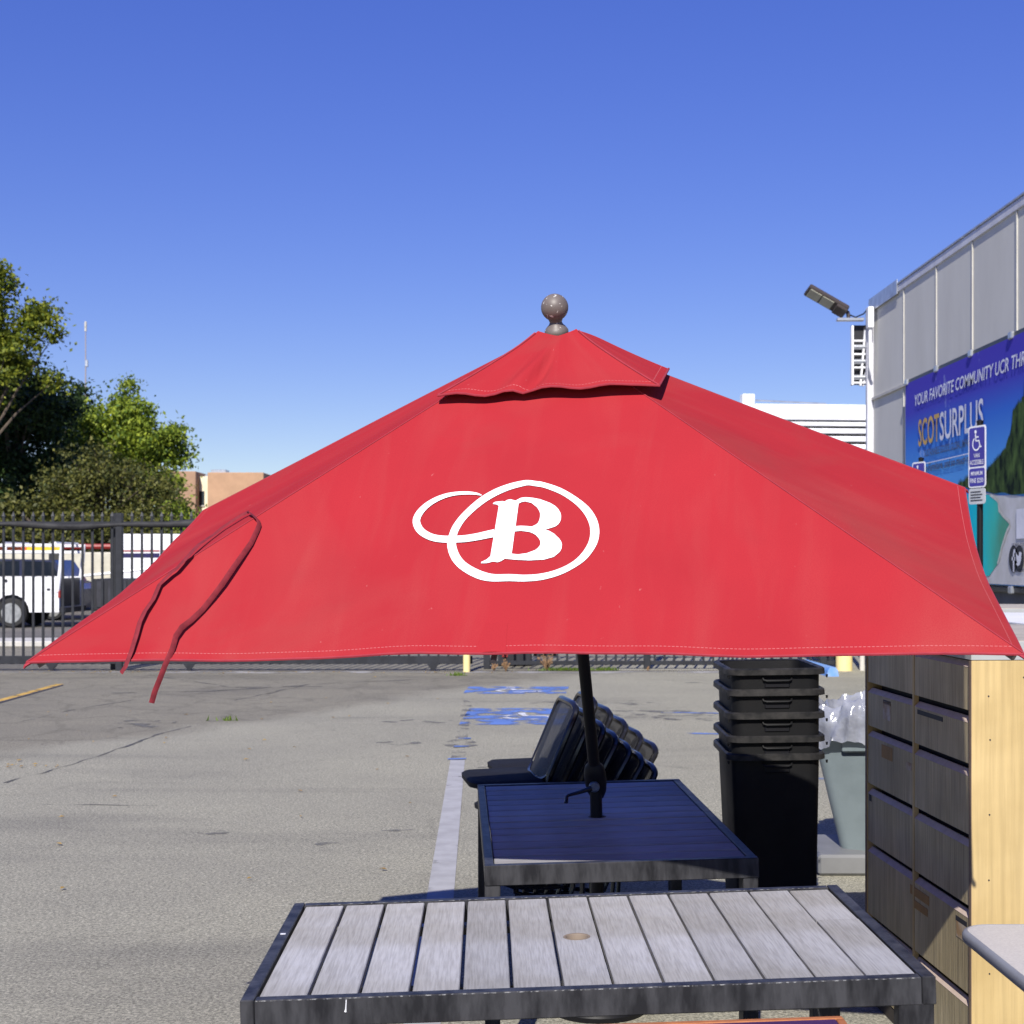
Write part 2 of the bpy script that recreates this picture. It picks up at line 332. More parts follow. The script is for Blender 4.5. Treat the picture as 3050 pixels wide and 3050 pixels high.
def canopy_material():
    m = bpy.data.materials.new('red_canvas'); m.use_nodes = True; n = m.node_tree.nodes; l = m.node_tree.links; b = n['Principled BSDF']
    b.inputs['Roughness'].default_value = .85; b.inputs['Specular IOR Level'].default_value = .06
    uv = n.new('ShaderNodeUVMap')
    def noise(scale, stretch, detail=5, dist=0.):
        mp = n.new('ShaderNodeMapping'); mp.inputs['Scale'].default_value = stretch; l.new(uv.outputs[0], mp.inputs[0])
        z = n.new('ShaderNodeTexNoise'); z.inputs['Scale'].default_value = scale; z.inputs['Detail'].default_value = detail; z.inputs['Distortion'].default_value = dist
        l.new(mp.outputs[0], z.inputs['Vector']); return z.outputs['Fac']
    def rampf(f, a, c):
        r = n.new('ShaderNodeMapRange'); r.inputs['From Min'].default_value = a; r.inputs['From Max'].default_value = c; l.new(f, r.inputs['Value']); return r.outputs[0]
    def mix(fac, a, bb, k):
        x = n.new('ShaderNodeMix'); x.data_type = 'RGBA'
        mm = n.new('ShaderNodeMath'); mm.operation = 'MULTIPLY'; mm.inputs[1].default_value = k; l.new(fac, mm.inputs[0]); l.new(mm.outputs[0], x.inputs[0])
        if isinstance(a, tuple): x.inputs[6].default_value = (*a, 1)
        else: l.new(a, x.inputs[6])
        x.inputs[7].default_value = (*bb, 1); return x.outputs[2]
    c = mix(rampf(noise(2.2, (1,1,1)), .3, .7), (.342,.0235,.0295), (.300,.0205,.026), 1)
    c = mix(rampf(noise(3.0, (3.2,.45,1), 6, .5), .50, .80), c, (.34,.075,.066), .24)
    c = mix(rampf(noise(1.1, (1.2,.9,1), 8, .8), .52, .75), c, (.33,.070,.060), .40)      # dusty streaks down the slope
    c = mix(rampf(noise(1.6, (1,1,1), 6), .60, .85), c, (.21,.026,.03), .6)             # grime clouds
    c = mix(rampf(noise(42, (1,.6,1), 2), .74, .80), c, (.52,.22,.2), .4)              # scuffs and droppings
    c = mix(rampf(noise(330, (1,1,1), 2), .45, .62), c, (.29,.017,.027), .55)           # weave grain
    c = mix(rampf(noise(.9, (1,1.3,1), 7, 1.2), .58, .70), c, (.27,.040,.038), .45)      # old water marks
    # pale line of stitching just above the hem: uv.y is the distance from the hem in metres
    sp = n.new('ShaderNodeSeparateXYZ'); l.new(uv.outputs[0], sp.inputs[0])
    d = n.new('ShaderNodeMath'); d.operation = 'COMPARE'; d.inputs[1].default_value = .026; d.inputs[2].default_value = .0011; l.new(sp.outputs[1], d.inputs[0])
    wv = n.new('ShaderNodeMath'); wv.operation = 'FRACT'; ms = n.new('ShaderNodeMath'); ms.operation = 'MULTIPLY'; ms.inputs[1].default_value = 90; l.new(sp.outputs[0], ms.inputs[0]); l.new(ms.outputs[0], wv.inputs[0])
    gt = n.new('ShaderNodeMath'); gt.operation = 'GREATER_THAN'; gt.inputs[1].default_value = .35; l.new(wv.outputs[0], gt.inputs[0])
    dm = n.new('ShaderNodeMath'); dm.operation = 'MULTIPLY'; l.new(d.outputs[0], dm.inputs[0]); l.new(gt.outputs[0], dm.inputs[1])
    c = mix(dm.outputs[0], c, (.46,.15,.15), .75)
    l.new(c, b.inputs['Base Color'])
    bp = n.new('ShaderNodeBump'); bp.inputs['Strength'].default_value = .12; bp.inputs['Distance'].default_value = .002; l.new(noise(260, (1,1,1), 2), bp.inputs['Height'])
    bp2 = n.new('ShaderNodeBump'); bp2.inputs['Strength'].default_value = .35; bp2.inputs['Distance'].default_value = .02; l.new(noise(2.6, (1.5,.5,1), 3, .4), bp2.inputs['Height']); l.new(bp.outputs[0], bp2.inputs['Normal'])
    l.new(bp2.outputs[0], b.inputs['Normal'])
    return m
M_RED_CANVAS = canopy_material()

def mesh_fabric_material():
    m = bpy.data.materials.new('black_net_fabric'); m.use_nodes = True; n = m.node_tree.nodes; l = m.node_tree.links; b = n['Principled BSDF']
    b.inputs['Base Color'].default_value = (.016,.016,.018,1); b.inputs['Roughness'].default_value = .6
    tc = n.new('ShaderNodeTexCoord'); ck = n.new('ShaderNodeTexChecker'); ck.inputs['Scale'].default_value = 150; l.new(tc.outputs['Object'], ck.inputs['Vector'])
    t = n.new('ShaderNodeBsdfTransparent'); x = n.new('ShaderNodeMixShader')
    mm = n.new('ShaderNodeMath'); mm.operation = 'MULTIPLY'; mm.inputs[1].default_value = .24; l.new(ck.outputs['Fac'], mm.inputs[0]); l.new(mm.outputs[0], x.inputs[0])
    l.new(b.outputs[0], x.inputs[1]); l.new(t.outputs[0], x.inputs[2]); l.new(x.outputs[0], n['Material Output'].inputs[0]); return m
M_NET = mesh_fabric_material()
def bag_material():
    m = mat('clear_bin_liner', (.32,.335,.38), (.19,.20,.24), rough=.14, scale=7, bump=.9, bscale=14, spec=.8)
    n = m.node_tree.nodes; l = m.node_tree.links; b = n['Principled BSDF']; t = n.new('ShaderNodeBsdfTransparent'); x = n.new('ShaderNodeMixShader'); x.inputs[0].default_value = .18
    l.new(b.outputs[0], x.inputs[1]); l.new(t.outputs[0], x.inputs[2]); l.new(x.outputs[0], n['Material Output'].inputs[0]); return m
M_BAG = bag_material()
def worn_paint(name, col, under_alpha=(.42, .55), scale=6.):
    m = mat(name, col, tuple(c*.8 for c in col), rough=.8, scale=scale)
    n = m.node_tree.nodes; l = m.node_tree.links; b = n['Principled BSDF']; t = n.new('ShaderNodeBsdfTransparent'); x = n.new('ShaderNodeMixShader')
    tc = n.new('ShaderNodeTexCoord'); z = n.new('ShaderNodeTexNoise'); z.inputs['Scale'].default_value = scale; z.inputs['Detail'].default_value = 8; l.new(tc.outputs['Object'], z.inputs['Vector'])
    r = n.new('ShaderNodeMapRange'); r.inputs['From Min'].default_value = under_alpha[0]; r.inputs['From Max'].default_value = under_alpha[1]; r.inputs['To Min'].default_value = 1; r.inputs['To Max'].default_value = 0
    l.new(z.outputs['Fac'], r.inputs['Value']); l.new(r.outputs[0], x.inputs[0]); l.new(b.outputs[0], x.inputs[1]); l.new(t.outputs[0], x.inputs[2]); l.new(x.outputs[0], n['Material Output'].inputs[0]); return m
M_PBLUE = worn_paint('worn_blue_marking', (.10,.19,.50), (.42,.55), 3.5)
M_PWHITE = worn_paint('worn_white_marking', (.37,.365,.37), (.24,.36), 6.)
M_PWHITE2 = worn_paint('worn_white_symbol', (.65,.66,.70), (.42,.56), 5.)
M_PYEL = worn_paint('worn_yellow_marking', (.60,.38,.08), (.34,.50), 5.)

# ------------------------------------------------------------------ ground and road
g = MB(); g.add([(-600,-60,0),(600,-60,0),(600,1500,0),(-600,1500,0)], [(0,1,2,3)]); struct(g.build('ground', M_ASPH))
g = MB(); g.add([(-200,31,.004),(200,31,.004),(200,60,.004),(-200,60,.004)], [(0,1,2,3)]); struct(g.build('road', M_ROAD))
struct(MB().cbox((0,29.6,.06), (240,1.3,.12), .02).build('pavement', M_CONC))
def decal(name, pts, m, z): return struct(MB().add([(p[0], p[1], z) for p in pts], [tuple(range(len(pts)))]).build(name, m))
decal('parking_line', [(-.535,12.7),(-.41,12.7),(-.30,7.5),(-.25,4.4),(-.39,4.4),(-.44,7.5)], M_PWHITE, .004)
decal('faded_parking_line', [(-.60,18.3),(-.50,18.3),(-.41,12.75),(-.535,12.75)], worn_paint('ghost_line', (.16,.155,.15), (.5,.7), 4.), .004)
for i, y in enumerate((12.7, 13.55, 14.15)):
    decal('blue_crossbar', [(-.56+.02*i,y),(-.40,y+.02),(-.40,y+.09),(-.56+.02*i,y+.07)], M_PBLUE, .008)
def accessible_mark(x0, x1, y0, y1, sk):
    decal('blue_parking_square', [(x0,y0),(x1,y0),(x1+sk,y1),(x0+sk*.6,y1)], M_PBLUE, .004)
    cx, cy = (x0+x1)/2, (y0+y1)/2; s = (x1-x0)/1.5; mb = MB()
    fr = lambda x, y: (cx + x*s, cy + y*s*.9, .008)
    mb.strip([(.05+.3*math.cos(t), -.12+.3*math.sin(t)) for t in np.linspace(2.0, 6.0, 16)], .08, fr)
    mb.strip([(-.05,.32),(.0,-.02),(.25,-.02),(.4,-.35)], .09, fr)
    mb.flat([[(-.05+.08*math.cos(t), .45+.08*math.sin(t)) for t in np.linspace(0, 2*PI, 12)[:-1]]], fr)
    struct(mb.build('painted_wheelchair_symbol', M_PWHITE2))
accessible_mark(-.56, .86, 15.4, 17.1, .1); accessible_mark(-.64, .70, 18.95, 20.0, .08)
for (xa, ya, ln) in ((1.75,14.6,.7),(1.7,16.6,.8),(2.35,11.6,.55)):
    decal('blue_paint_stroke', [(xa,ya),(xa+ln,ya-.12),(xa+ln,ya-.02),(xa,ya+.09)], M_PBLUE, .004)
decal('yellow_parking_line', [(-6.40,15.5),(-6.28,15.5),(-6.26,20.4),(-6.37,20.4)], M_PYEL, .004)
decal('black_sealed_seam', [(-6.28,15.5),(-6.20,15.5),(-6.20,20.2),(-6.255,20.3)], mat('sealant', (.05,.05,.06), rough=.6), .005)
M_CRACK = worn_paint('asphalt_crack_fill', (.075,.073,.07), (.40,.56), 2.6)
def crack(pts, wd, seed):
    r_ = random.Random(seed); P = []; W_ = []
    for (a, b_) in zip(pts[:-1], pts[1:]):
        A, B_ = at(*a, 1), at(*b_, 1)
        ga, gb = [Vector((q.x, 1, 0))*(EYE/(EYE-q.z)) for q in (A, B_)]
        n_ = max(4, int((gb-ga).length/.18))
        for k in range(n_):
            p = ga.lerp(gb, k/n_); P.append((p.x+r_.gauss(0,.018), p.y+r_.gauss(0,.03))); W_.append(wd*r_.uniform(.2,1.1))
    struct(MB().strip(P, W_, lambda x, y: (x, y, .0025)).build('asphalt_crack', M_CRACK))
crack([(0,2335),(260,2265),(450,2195),(620,2150)], .05, 1); crack([(0,2392),(280,2398),(520,2402)], .022, 2); crack([(620,2150),(960,2140),(1330,2136)], .018, 3)
crack([(330,2065),(640,2058),(1000,2035),(1300,2022)], .10, 4); crack([(1430,2285),(1800,2270),(2100,2292)], .02, 5); crack([(440,2010),(700,2048),(1000,2044)], .05, 6); crack([(60,2150),(240,2110),(430,2080)], .035, 7)
crack([(640,2098),(760,2075),(930,2035)], .04, 8)
def stain(px, py, rx, ry, m, seed):
    q = at(px, py, 1); g_ = Vector((q.x, 1, 0))*(EYE/(EYE-q.z)); r_ = random.Random(seed); n_ = 18
    decal('oil_stain', [(g_.x+rx*math.cos(2*PI*k/n_)*r_.uniform(.7,1.2), g_.y+ry*math.sin(2*PI*k/n_)*r_.uniform(.7,1.2)) for k in range(n_)], m, .0035)
M_STAIN = worn_paint('oil_stain', (.15,.146,.135), (.50,.72), 4.5)
for i, a in enumerate(((1195,2214,.22,.16),(1195,2475,.12,.05),(2060,2033,.22,.12),(1970,2130,1.0,.6),(1790,2095,.8,.35),(420,2155,.35,.5),(980,2515,.10,.06),(2330,2120,.5,.3),(1370,2214,.2,.3),(640,2480,.12,.08),(1250,2150,.4,.2))): stain(*a, M_STAIN, i)
decal('gate_track', [(-9.5,22.78),(5.0,22.78),(5.0,22.84),(-9.5,22.84)], mat('rusty_track', (.09,.07,.06), rough=.7), .006)
decal('concrete_gate_sill', [(-9.5,22.35),(5.2,22.35),(5.2,22.76),(-9.5,22.76)], worn_paint('sill', (.36,.35,.33), (.40,.62), 1.5), .003)

# ------------------------------------------------------------------ market umbrella
UC = Vector((.1876, 5.2479, EYE+.2126)); UR = Matrix.Rotation(-.1897,3,'Z') @ Matrix.Rotation(.3568,3,'X') @ Matrix.Rotation(-.0229,3,'Y')
UW, UH = 1.3825, .6131
JOINT = Vector((.326, 5.683, EYE-.868)); HOLE = Vector((.332, 5.685, .75))
ROOT = Vector((.332, 5.685, 0))
umb = empty('market_umbrella', 'red canvas half umbrella with a white letter B emblem, tilted over the tables', 'umbrella', ROOT)
def UK(p):                                     # canopy frame -> umbrella frame; the left side rib has swung a little forward
    p = Vector(p); q = UC + UR @ p - ROOT
    if p.x < 0 and -p.x > -p.y: q += Vector((.07, -.331, -.011))*(-p.x/UW)*max(0., min(1., 1 + p.y/max(-p.x, 1e-4)))
    return q
def surf(k, x, r, off=0.):
    u = max(-1, min(1, x/max(r, 1e-4))); q = r/UW
    z = UH*(1-q) - .016*math.sin(PI*abs(u))**2*q + (.018 if k == 0 else 0.)*(1-u*u)*q*q
    z += (.0022*math.sin(x*9+k*2+r*3) + .0018*math.sin(x*17-r*5+k))*q*(1-u*u)
    rr = r - (.012 if k == 0 else .027)*math.sin(PI*abs(u))*q**6
    nrm = Vector((0, -UH, UW)).normalized()
    p = Vector((x*(rr/max(r,1e-4)), -rr, z)) + nrm*off
    return Matrix.Rotation(k*PI/2, 3, 'Z') @ p
def add_uv(me, uvs):
    lay = me.uv_layers.new(name='UVMap')
    for lp in me.loops: lay.data[lp.index].uv = uvs[lp.vertex_index]
SL = math.hypot(1, UH/UW)
# a half canopy: the long front panel and two side wings that end at the pole line
USPAN = {0: (-1, 1), 1: (-1, 0), 3: (0, 1)}
for k in (0, 1, 3):
    u0, u1 = USPAN[k]; mb = MB(); NU, NV = (48 if k == 0 else 26), 40; uvs = []
    for j in range(NV+1):
        r = UW*(1 - j/NV*.93)
        for i in range(NU+1):
            x = r*(u0+(u1-u0)*i/NU); mb.v.append(UK(surf(k, x, r))); uvs.append((x + 7*k, (UW-r)*SL))
    W_ = NU+1; mb.f = [(j*W_+i, j*W_+i+1, (j+1)*W_+i+1, (j+1)*W_+i) for j in range(NV) for i in range(NU)]
    me = mb.mesh('canopy_panel', False); add_uv(me, uvs); link('canopy_panel', me, M_RED_CANVAS, umb, True, angle=80)
M_REDTRIM = mat('red_canvas_trim', (.30,.021,.034), (.25,.018,.03), rough=.85, scale=20)
hem = []
for k in (3, 0, 1):
    u0, u1 = USPAN[k]; m_ = 28 if k == 0 else 14
    for i in range(m_ + (k == 1)): hem.append(UK(surf(k, UW*(u0+(u1-u0)*i/m_), UW, -.002)))
MB().tube(hem, .004, 6).build('hem', M_REDTRIM, umb, True)
for k in (0, 1):                                                      # piping along the corner ridges
    MB().tube([UK(surf(k, -r, r, .001)) for r in np.linspace(.2, UW, 24)], .0022, 5).build('ridge_seam', M_REDTRIM, umb, True)
for k in (1, 3):                                                      # folded back border along the pole line
    MB().tube([UK(surf(k, 0, r, -.002)) for r in np.linspace(.12, UW, 30)], .007, 6, flat=.6).build('back_border', M_REDTRIM, umb, True)
# corner pockets that hold the rib tips
for a in (surf(0, -UW, UW), surf(0, UW, UW), surf(1, 0, UW), surf(3, 0, UW)):
    d = (a - Vector((0,0,UH))).normalized(); dn = Vector((0,0,-.008))
    MB().tube([UK(a - d*.045 + dn), UK(a - d*.015 + dn), UK(a + d*.006 + dn), UK(a + d*.012 + dn*1.6)], [.006,.011,.010,.004], 8, flat=.5).build('corner_pocket', M_REDTRIM, umb, True)
for k in (0,):                                                        # sewn pocket over each middle rib, slightly raised
    fr = lambda x, y, d: UK(surf(k, x, UW-y, d))
    mb = MB(); mb.grid(6, 10, lambda a, b: fr((a-.5)*.085*(1-.25*b), b*.10+.001, (.0012+.0035*math.sin(PI*a)**2*(1-b)))); me = mb.mesh('rib_pocket')
    add_uv(me, [(i*.013+3*k, .1+j*.01) for j in range(11) for i in range(7)]); link('rib_pocket', me, M_RED_CANVAS, umb, True)
# vent flap on top
VR0, VR1 = .365, .066
def vent(k, a, t, off=0.):
    r = VR0 + (VR1-VR0)*t; u = 2*a-1; q = (r-VR1)/(VR0-VR1)
    lift = .020 + .020*q*q
    if k == 0:
        lift += q*q*(.007*math.sin(u*7.5+2.2) + .003*math.sin(u*14+.5) + .012*math.exp(-((u-.35)/.45)**2))*(1-abs(u)**6)
        lift -= .020*math.exp(-((u+.20-.20*t)/.075)**2)*1.5*math.sin(PI*min(1, .12+t*1.05))*(1-t*.6)           # pleat falling from the collar
        lift += .012*math.exp(-((u+.36-.26*t)/.11)**2)*1.5*math.sin(PI*min(1, .12+t*1.05))*(1-t*.6)
        lift -= .012*math.exp(-((u-.12)/.22)**2)*math.sin(PI*t)                 # hollow in the middle
    else: lift -= .030*q*(1-abs(u))
    if t > .72: lift += .020*((t-.72)/.28)**2*(abs(u)**1.3 - .55)               # the collar edge dips in the middle
    p = Vector((u*r, -r, UH*(1-r/UW) + lift + .016*t + off))
    return Matrix.Rotation(k*PI/2, 3, 'Z') @ p + Vector((.034, 0, 0))
vb = MB(); uvs = []; NU, NV = 36, 22
for k in (0, 1, 3):
    o = len(vb.v); a0, a1 = (USPAN[k][0]+1)/2, (USPAN[k][1]+1)/2
    for j in range(NV+1):
        for i in range(NU+1):
            vb.v.append(UK(vent(k, a0+(a1-a0)*i/NU, j/NV))); uvs.append(((i/NU-.5)*.7+3*k+40, .0+ j/NV*.33))
    vb.f += [tuple(o+z for z in (j*(NU+1)+i, j*(NU+1)+i+1, (j+1)*(NU+1)+i+1, (j+1)*(NU+1)+i)) for j in range(NV) for i in range(NU)]
me = vb.mesh('vent_flap', False); add_uv(me, uvs); vf = link('vent_flap', me, M_RED_CANVAS, umb, True, angle=80)
MB().tube([UK(vent(k, a, 0)) for k, aa in ((3, np.linspace(.5,1,12)[:-1]), (0, np.linspace(0,1,24)[:-1]), (1, np.linspace(0,.5,12))) for a in aa], .004, 6).build('vent_hem', M_REDTRIM, vf, True)
for k in (0, 1): MB().tube([UK(vent(k, 0, t, .001)) for t in np.linspace(0, .97, 14)], .004, 5).build('vent_seam', M_REDTRIM, vf, True)
# finial
fb = [(.040,-.04),(.043,.0),(.044,.012),(.038,.018),(.041,.024),(.041,.034),(.034,.044),(.024,.054),(.021,.062),(.024,.070)]
ball = [(.047*math.sin(t), .112-.047*math.cos(t)) for t in np.linspace(.55, PI, 14)]
M_FINIAL = mat('chipped_taupe_metal', (.15,.125,.11), (.11,.09,.08), rough=.5, scale=12)
n_ = M_FINIAL.node_tree.nodes; l_ = M_FINIAL.node_tree.links
z_ = n_.new('ShaderNodeTexNoise'); z_.inputs['Scale'].default_value = 55; z_.inputs['Detail'].default_value = 4
tc_ = [q for q in n_ if q.type == 'TEX_COORD'][0]; l_.new(tc_.outputs['Object'], z_.inputs['Vector'])
mr_ = n_.new('ShaderNodeMapRange'); mr_.inputs['From Min'].default_value = .63; mr_.inputs['From Max'].default_value = .66; l_.new(z_.outputs['Fac'], mr_.inputs['Value'])
x_ = n_.new('ShaderNodeMix'); x_.data_type = 'RGBA'; l_.new(mr_.outputs[0], x_.inputs[0]); l_.new(n_['Principled BSDF'].inputs['Base Color'].links[0].from_socket, x_.inputs[6]); x_.inputs[7].default_value = (.5,.48,.44,1)
l_.new(x_.outputs[2], n_['Principled BSDF'].inputs['Base Color'])
MB().lathe([(r_, z_-.030) for r_, z_ in fb + ball], 32, UK((.022,-.01,UH)), UR).build('finial', M_FINIAL, umb, True, angle=35)
# poles, tilt housing, crank
AX = (UK((0,0,UH)) + ROOT - JOINT).normalized()
J0 = JOINT - ROOT
MB().tube([J0 + AX*.03, UK((0,0,UH-.03))], .0225, 20).build('upper_pole', M_BLACKPOLE, umb, True)
MB().tube([(0,0,.03), (0,0,.6), J0 - Vector((0,0,.02))], .0235, 20).build('lower_pole', M_BLACKPOLE, umb, True)
hs = [(.012,-.085),(.026,-.078),(.038,-.05),(.043,-.015),(.043,.03),(.037,.058),(.026,.070),(.024,.075)]
q_ = AX.to_track_quat('Z','Y').to_matrix()
hsg = MB().lathe(hs, 24, J0 + AX*.012, q_, 1.0, .8).build('tilt_housing', M_BLACKPOLE, umb, True)
hub_c = J0 + Vector((-.008,-.036,-.012))
MB().lathe([(.0,-.012),(.019,-.012),(.021,-.006),(.021,.010),(.016,.016),(.0,.016)], 18, hub_c, Matrix.Rotation(R(90),3,'X')).build('crank_hub', mat('blue_grey_cap', (.05,.07,.12), (.10,.14,.2), rough=.35, scale=40), hsg, True)
MB().tube([hub_c + Vector((-.012,-.012,-.004)), hub_c + Vector((-.055,-.018,-.018)), hub_c + Vector((-.100,-.020,-.030)), hub_c + Vector((-.108,-.022,-.036)), hub_c + Vector((-.110,-.036,-.056))], [.013,.010,.008,.008,.009], 10, flat=.8).build('crank_handle', M_CHAIRTUBE, hsg, True)
MB().lathe([(.0,0),(.19,0),(.195,.02),(.18,.05),(.06,.07),(.035,.09),(.032,.34),(.0,.34)], 32).build('weighted_base', M_BLACKPOLE, umb, True)
# ribs and struts below the cloth
RIBT = [Vector((math.copysign(UW,a)*.985 if a else 0, math.copysign(UW,b)*.985 if b else 0, 0)) for a in (-1,0,1) for b in (-1,0) if a or b]
hubz = UH-.05
for t in RIBT:
    top = Vector((0,0,hubz)) + t.normalized()*.03
    rb = MB().tube([UK(top), UK(Vector((t.x*.5, t.y*.5, UH*.5-.035))), UK(t + Vector((0,0,-.020)))], .009, 6).build('rib', M_BROWNM, umb, True)
    MB().tube([UK(Vector((t.x*.5, t.y*.5, UH*.5-.045))), UK(t.normalized()*.03 + Vector((0,0,-.12)))], .007, 6).build('strut', M_BROWNM, rb, True)
MB().lathe([(.024,-.05),(.045,-.045),(.045,0),(.024,.005)], 16, UK((0,0,hubz)), UR).build('rib_hub', M_BLACKPOLE, umb, True)
MB().lathe([(.024,-.04),(.042,-.03),(.042,.02),(.024,.03)], 16, UK((0,0,-.12)), UR).build('runner', M_BLACKPOLE, umb, True)

# the printed emblem: outlines in the design's own units, laid on the front panel
URi = UR.transposed()
def ray_panel(px, py, k):
    d = URi @ Vector(((px-1525)/F, 1, -(py-HZ)/F)); o = URi @ (Vector((0,0,EYE)) - UC)
    rot = Matrix.Rotation(-k*PI/2, 3, 'Z'); d = rot @ d; o = rot @ o
    n = Vector((0,-UH,UW)); p0 = Vector((0,0,UH)); s = (p0-o).dot(n)/d.dot(n); p = o + d*s
    return p.x, -p.y, s
def logo(x, y, off=.0035):
    a, r, s = ray_panel(1150+x*.3623, 1350+y*.3623, 0); return UK(surf(0, a, r, off))
RING_O = [(1170,242),(1235,248),(1300,256),(1440,298),(1570,370),(1670,450),(1730,540),(1753,630),(1745,720),(1710,800),(1640,890),(1540,965),(1420,1030),(1280,1075),(1140,1092),(1010,1090),(880,1092),(780,1075),(690,1035),(610,980),(555,920),(520,850),(505,780),(506,735),(518,690),(545,620),(600,540),(680,460),(780,380),(900,315),(1020,272),(1120,248)]
RING_I = [(1170,284),(1235,291),(1300,300),(1430,345),(1540,412),(1620,490),(1665,570),(1680,640),(1672,720),(1635,800),(1570,880),(1480,945),(1370,995),(1250,1027),(1130,1037),(1020,1032),(900,1033),(810,1012),(720,970),(650,920),(605,860),(580,790),(577,735),(585,690),(605,640),(650,570),(720,500),(810,430),(910,372),(1020,325),(1110,298)]
B_O = [(882,435),(900,425),(960,420),(978,424),(1000,410),(1025,405),(1068,416),(1110,392),(1150,386),(1210,389),(1270,398),(1350,425),(1390,447),(1415,470),(1433,500),(1440,530),(1438,558),(1430,580),(1415,602),(1390,620),(1310,650),(1345,660),(1385,682),(1425,720),(1442,745),(1448,770),(1443,802),(1430,830),(1380,875),(1300,902),(1180,914),(1080,912),(980,903),(950,922),(920,932),(880,925),(855,933),(830,938),(785,938),(785,928),(830,908),(862,880),(870,830),(930,460),(915,448),(882,442)]
B_1 = [(1092,440),(1115,428),(1145,420),(1200,432),(1245,468),(1262,495),(1270,520),(1268,550),(1262,575),(1250,598),(1235,612),(1200,630),(1160,627),(1110,626),(1068,630)]
B_2 = [(1060,675),(1110,668),(1180,675),(1210,685),(1235,700),(1257,722),(1270,745),(1273,765),(1268,785),(1253,805),(1230,825),(1160,855),(1090,866),(1040,862),(1037,855)]
def fine_flat(loops, off):
    L = [[Vector((p[0],p[1],0)) for p in lp] for lp in loops]; flat = [p for lp in L for p in lp]; bm = bmesh.new()
    vv = [bm.verts.new(p) for p in flat]
    for t in tessellate_polygon(L):
        try: bm.faces.new([vv[i] for i in t])
        except ValueError: pass
    for _ in range(4):
        ed = [e for e in bm.edges if e.calc_length() > 45]
        if not ed: break
        bmesh.ops.subdivide_edges(bm, edges=ed, cuts=1); bmesh.ops.triangulate(bm, faces=bm.faces[:])
    bm.verts.index_update(); V = [logo(v.co.x, v.co.y, off) for v in bm.verts]; Fc = [tuple(v.index for v in f.verts) for f in bm.faces]; bm.free()
    return V, Fc
def smooth_loop(P, n=3):
    out = []; N = len(P)
    for i in range(N):
        p0, p1, p2, p3 = (Vector(P[(i+d) % N]) for d in (-1,0,1,2))
        for k in range(n):
            t = k/n; out.append(tuple(.5*((2*p1)+(p2-p0)*t+(2*p0-5*p1+4*p2-p3)*t*t+(3*p1-p0-3*p2+p3)*t**3)))
    return out
em = MB(); em.add(*fine_flat([smooth_loop(RING_O), smooth_loop(RING_I)], .0030)); em.add(*fine_flat([B_O, B_1, B_2], .0030))
CURL = [(788,366,6),(765,358,14),(740,350,18),(680,341,25),(600,338,28),(510,348,34),(420,378,40),(340,425,46),(280,485,54),(250,550,60),(262,610,62),(300,660,60),(370,702,58),(450,722,58),(540,728,58),(650,728,58),(760,715,60),(830,702,62),(897,690,64)]
cs = []
for i in range(len(CURL)-1):
    p0, p1, p2, p3 = (Vector(CURL[max(0,min(len(CURL)-1,i+d))]) for d in (-1,0,1,2))
    for k in range(3):
        t = k/3; cs.append(.5*((2*p1)+(p2-p0)*t+(2*p0-5*p1+4*p2-p3)*t*t+(3*p1-p0-3*p2+p3)*t**3))
cs.append(Vector(CURL[-1])); em.strip([(p.x,p.y) for p in cs], [p.z for p in cs], lambda x, y: logo(x, y, .0042))
em.build('emblem', M_LOGO, umb)
# tie strap lying over the near-left ridge, two loose ends hanging past the hem
def strap_pt(x, y, lift):
    px, py = 300+x*.3365, 1500+y*.3365; best = None
    for k in (0, 3):
        a, r, s = ray_panel(px, py, k)
        if abs(a) <= r+1e-6 and r <= UW and (best is None or s < best[0]): best = (s, k, a, r)
    if best:
        return UK(surf(best[1], best[2], best[3], lift))
    a, r, s = ray_panel(px, py, 0)
    hemY = (UC + UR @ surf(0, max(-UW, min(UW, a)), UW)).y
    p = at(px, py, hemY - .012); return p - ROOT
M_STRAP = mat('shaded_red_strap', (.20,.012,.02), (.13,.008,.014), rough=.9, scale=40)  # red darkened in the colour, as shade on straps turned from the sun
S1 = [(1315,90),(1260,115),(1200,150),(1080,220),(1010,275),(960,320),(890,395),(800,490),(690,620),(640,655),(600,690),(530,750),(500,820),(470,880),(400,990),(350,1090),(310,1210),(260,1340),(220,1440),(180,1500)]
S2 = [(1315,90),(1345,115),(1370,140),(1405,180),(1412,215),(1395,260),(1340,380),(1270,490),(1190,610),(1100,740),(1000,860),(900,970),(800,1070),(720,1140),(660,1220),(620,1320),(570,1430),(520,1560),(480,1660),(450,1765)]
L1 = [.012,.014,.014,.012,.010,.012,.016,.018,.020,.020,.018,.014,.014,.012,.016,.016,.014,.012,.012,.012]
L2 = [.012,.012,.012,.014,.012,.012,.014,.018,.022,.022,.018,.014,.016,.020,.018,.012,.012,.012,.012,.012]
for S, L in ((S1, L1), (S2, L2)):
    P = [strap_pt(x, y, l) for (x, y), l in zip(S, L)]
    MB().tube(P, .0082, 8, flat=.17, up=(.5,-.6,.6)).build('tie_strap', M_STRAP, umb, True)

